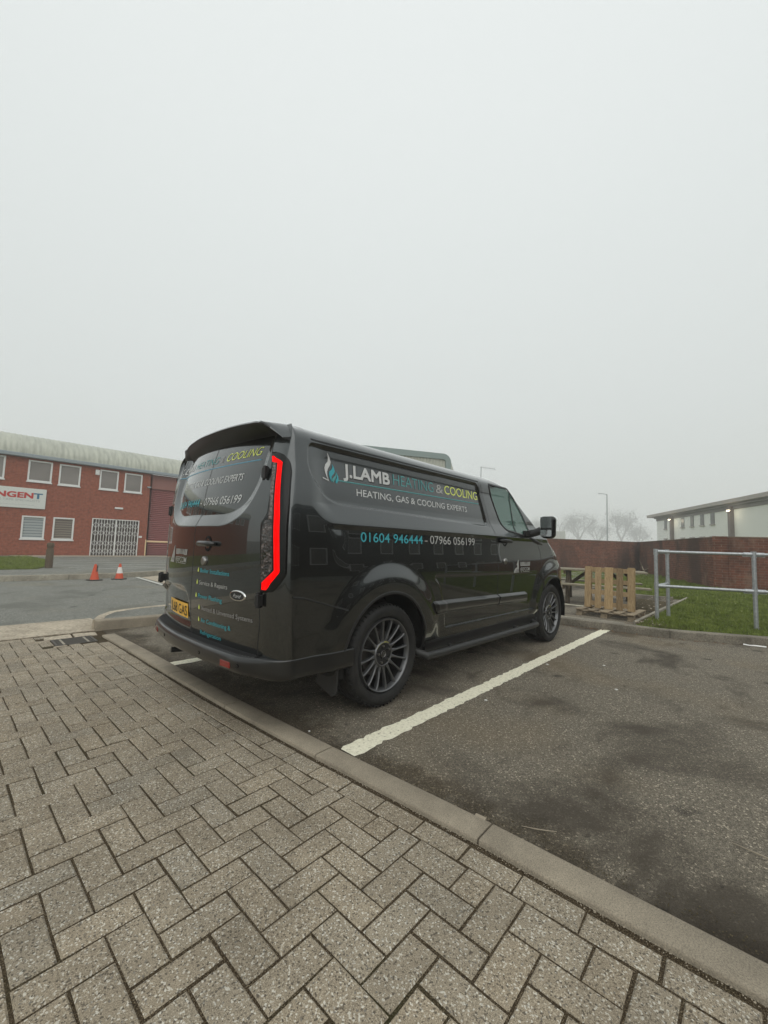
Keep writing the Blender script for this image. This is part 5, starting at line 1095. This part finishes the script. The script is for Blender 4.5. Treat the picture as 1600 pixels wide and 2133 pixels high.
mb=MB(); fr=.5; inner=[(x-fr if x>0 else x,z-fr) for x,z in arc]; V=[(-1.5,0),(-1.5,ztop)]+arc+[(Hl,0)]; V2=[(-1.2,0),(-1.2,ztop-fr)]+[(Hl-r_+(r_-fr)*math.sin(t),ztop-r_+(r_-fr)*math.cos(t)) for t in np.linspace(0,math.pi/2,10)]+[(Hl-fr,0)]; n=len(V)
VV=[Mh@Vector((x,-.12,z)) for x,z in V]+[Mh@Vector((x,-.12,z)) for x,z in V2]+[Mh@Vector((x,14,z-.3)) for x,z in V]+[Mh@Vector((x,.05,z)) for x,z in V2]
mb.add(VV,[(i,i+1,i+1+n,i+n) for i in range(n-1)]+[(i,i+2*n,i+1+2*n,i+1) for i in range(n-1)]+[(i+n,i+1+n,i+1+3*n,i+3*n) for i in range(n-1)]); mb.build('parapet',M['teal_trim'],hl)
xs=np.arange(-1.4,Hl-.2,.05); G=np.zeros((len(xs),2,3))
for i,x in enumerate(xs):
    o_=.025*(1 if (x%.3)<.15 else -1)
    for j,z in enumerate((0,ztop-.35)): G[i,j]=tuple(Mh@Vector((x,.02+o_,z)))
npmesh('cladding',G.reshape(-1,3),gridquads(len(xs),2,flip=True),M['sheet'],hl,smooth=False)
mb=MB(); P=[Mh@Vector(v) for v in ((Hl,.0,0),(Hl+2.0,2.5,0),(Hl+2.0,2.5,7.0),(Hl,.0,8.55))]; mb.add(P,[(0,1,2,3)]); P=[Mh@Vector(v) for v in ((Hl,.0,8.55),(Hl+2.0,2.5,7.0),(Hl+2,14,7.0),(Hl,14,8.75))]; mb.add(P,[(0,1,2,3)]); mb.build('lean_to',M['sheet'],hl)
# pale lorry body beyond the wall
tr=empty('lorry_trailer',(0,0,0)); tag(tr,'pale box lorry body just showing over the far end of the wall','lorry'); mb=MB(); az0,az1=math.radians(19.2),math.radians(21.3); D=44
p=Vector((CAM[0]+D*math.cos(az0),CAM[1]+D*math.sin(az0),0)); q_=Vector((CAM[0]+D*math.cos(math.radians(23)),CAM[1]+D*math.sin(math.radians(23)),0)); dd=(q_-p).normalized(); nn=Vector((dd.y,-dd.x,0)); nn=nn if nn.x>0 else -nn
P=[p,q_,q_+nn*2.4,p+nn*2.4]; mb.prism([(v.x,v.y) for v in P],.9,3.0); mb.build('box_body',M['trailer'],tr,bevel=.06); mb=MB()
for k in (.15,.8): c_=p+(q_-p)*k+nn*.1; mb.tube([c_+Vector((0,0,.45)),c_+nn*2.2+Vector((0,0,.45))],.45,16)
mb.build('wheels',M['tyre'],tr); mb=MB(); P=[p+nn*.4,q_+nn*.4,q_+nn*2,p+nn*2]; mb.prism([(v.x,v.y) for v in P],.65,.9); mb.build('chassis',M['post'],tr)
# ---------- trees far in the fog ----------
def tree(x,y,h,seed,label):
    r=random.Random(seed); root=empty('bare_tree',(x,y,0)); tag(root,label,'tree','trees beyond the boundary wall')
    mb=MB(); tips=[]
    def br(p,dv,l,rad,dep):
        e=p+dv*l; mid=p+dv*l*.5+Vector((r.uniform(-.05,.05),r.uniform(-.05,.05),0))*l; mb.tube([p,mid,e],[rad,rad*.85,rad*.65],6,False)
        if dep==0: tips.append(e); return
        for k in range(3 if dep<4 else 4):
            nd=(dv+Vector((r.uniform(-.75,.75),r.uniform(-.75,.75),r.uniform(-.15,.5)))).normalized(); br(e,nd,l*r.uniform(.62,.82),rad*.6,dep-1)
            if r.random()<.75: tips.append(e+Vector((r.uniform(-1,1),r.uniform(-1,1),r.uniform(-1,.3)))*h*.05)
    br(Vector((0,0,0)),Vector((0,0,1)),h*.26,h*.028,4); mb.build('trunk',M['bark'],root)
    V=[];n=0
    P=np.array([list(t) for t in tips]); rg=np.random.default_rng(seed); k=2600; c=P[rg.integers(0,len(P),k)]+rg.normal(0,h*.075,(k,3)); a=rg.normal(0,1,(k,2,3))*h*.012
    V=np.stack([c,c+a[:,0],c+a[:,1]],1); npmesh('crown',V.reshape(-1,3),np.arange(k*3).reshape(k,3),M['leaf'],root,smooth=False)
for i,(az,D,h,lb) in enumerate(((13.0,300,33,'rounded foggy tree nearest the white building'),(11.2,305,22,'low foggy tree tucked against the white building eaves'),(17.6,300,32,'foggy tree left of the street lamp post'),(15.6,310,24,'faint low tree right behind the street lamp post'),(20.6,310,28,'faintest foggy tree near the van mirror'),(23.5,305,27,'foggy tree hidden beyond the van bonnet'))):
    a=math.radians(az); tree(CAM[0]+D*math.cos(a),CAM[1]+D*math.sin(a),h,20+i,lb)
# ---------- buildings to the right of and behind the camera (seen in the van's paint) ----------
rb=empty('dark_brick_block',(0,0,0)); tag(rb,'dark brick block with white framed windows facing the side of the van','building')
RY=-13.0
w2=[(x,x+1.0,z,z+1.25) for x in np.arange(-3,26,2.4) for z in (.9,3.3)]
wall_with_holes('wall',-5,27,-.05,5.0,RY,-.1,w2,'brickdark',rb); rectpart('roof',-5.3,27.3,5.0,5.3,RY-9,RY+.3,'soffit',rb); 
o=rectpart('wall_end',-5,-4.8,-.05,5.0,RY-9,RY-.11,'brickdark',rb); uvbox(o,(0,1,0)); o=rectpart('wall_end',26.8,27,-.05,5.0,RY-9,RY-.11,'brickdark',rb); uvbox(o,(0,1,0))
for (a,b,c,d_) in w2:
    w=MB()
    for lo,hi in (((a,RY-.05,c),(a+.07,RY+.03,d_)),((b-.07,RY-.05,c),(b,RY+.03,d_)),((a+.07,RY-.05,d_-.07),(b-.07,RY+.03,d_)),((a+.07,RY-.05,c),(b-.07,RY+.03,c+.07))): w.box(lo,hi)
    wf=w.build('window',M['upvc'],rb); rectpart('pane',a+.07,b-.07,c+.07,d_-.07,RY-.04,RY-.03,'pane',wf)
# ---------- fog ----------
mb=MB(); mb.box((-60,-60,-1.2),(370,190,37)); hz=mb.build('haze',None if False else M['black']); hz.data.materials.clear()
hm=bpy.data.materials.new('haze'); hm.use_nodes=True; t=hm.node_tree; t.nodes.clear(); o_=t.nodes.new('ShaderNodeOutputMaterial'); pv=t.nodes.new('ShaderNodeVolumePrincipled'); pv.inputs['Color'].default_value=(.975,.985,.975,1); pv.inputs['Density'].default_value=.0036; t.links.new(pv.outputs[0],o_.inputs['Volume']); hz.data.materials.append(hm); tag(hz,kind='stuff')
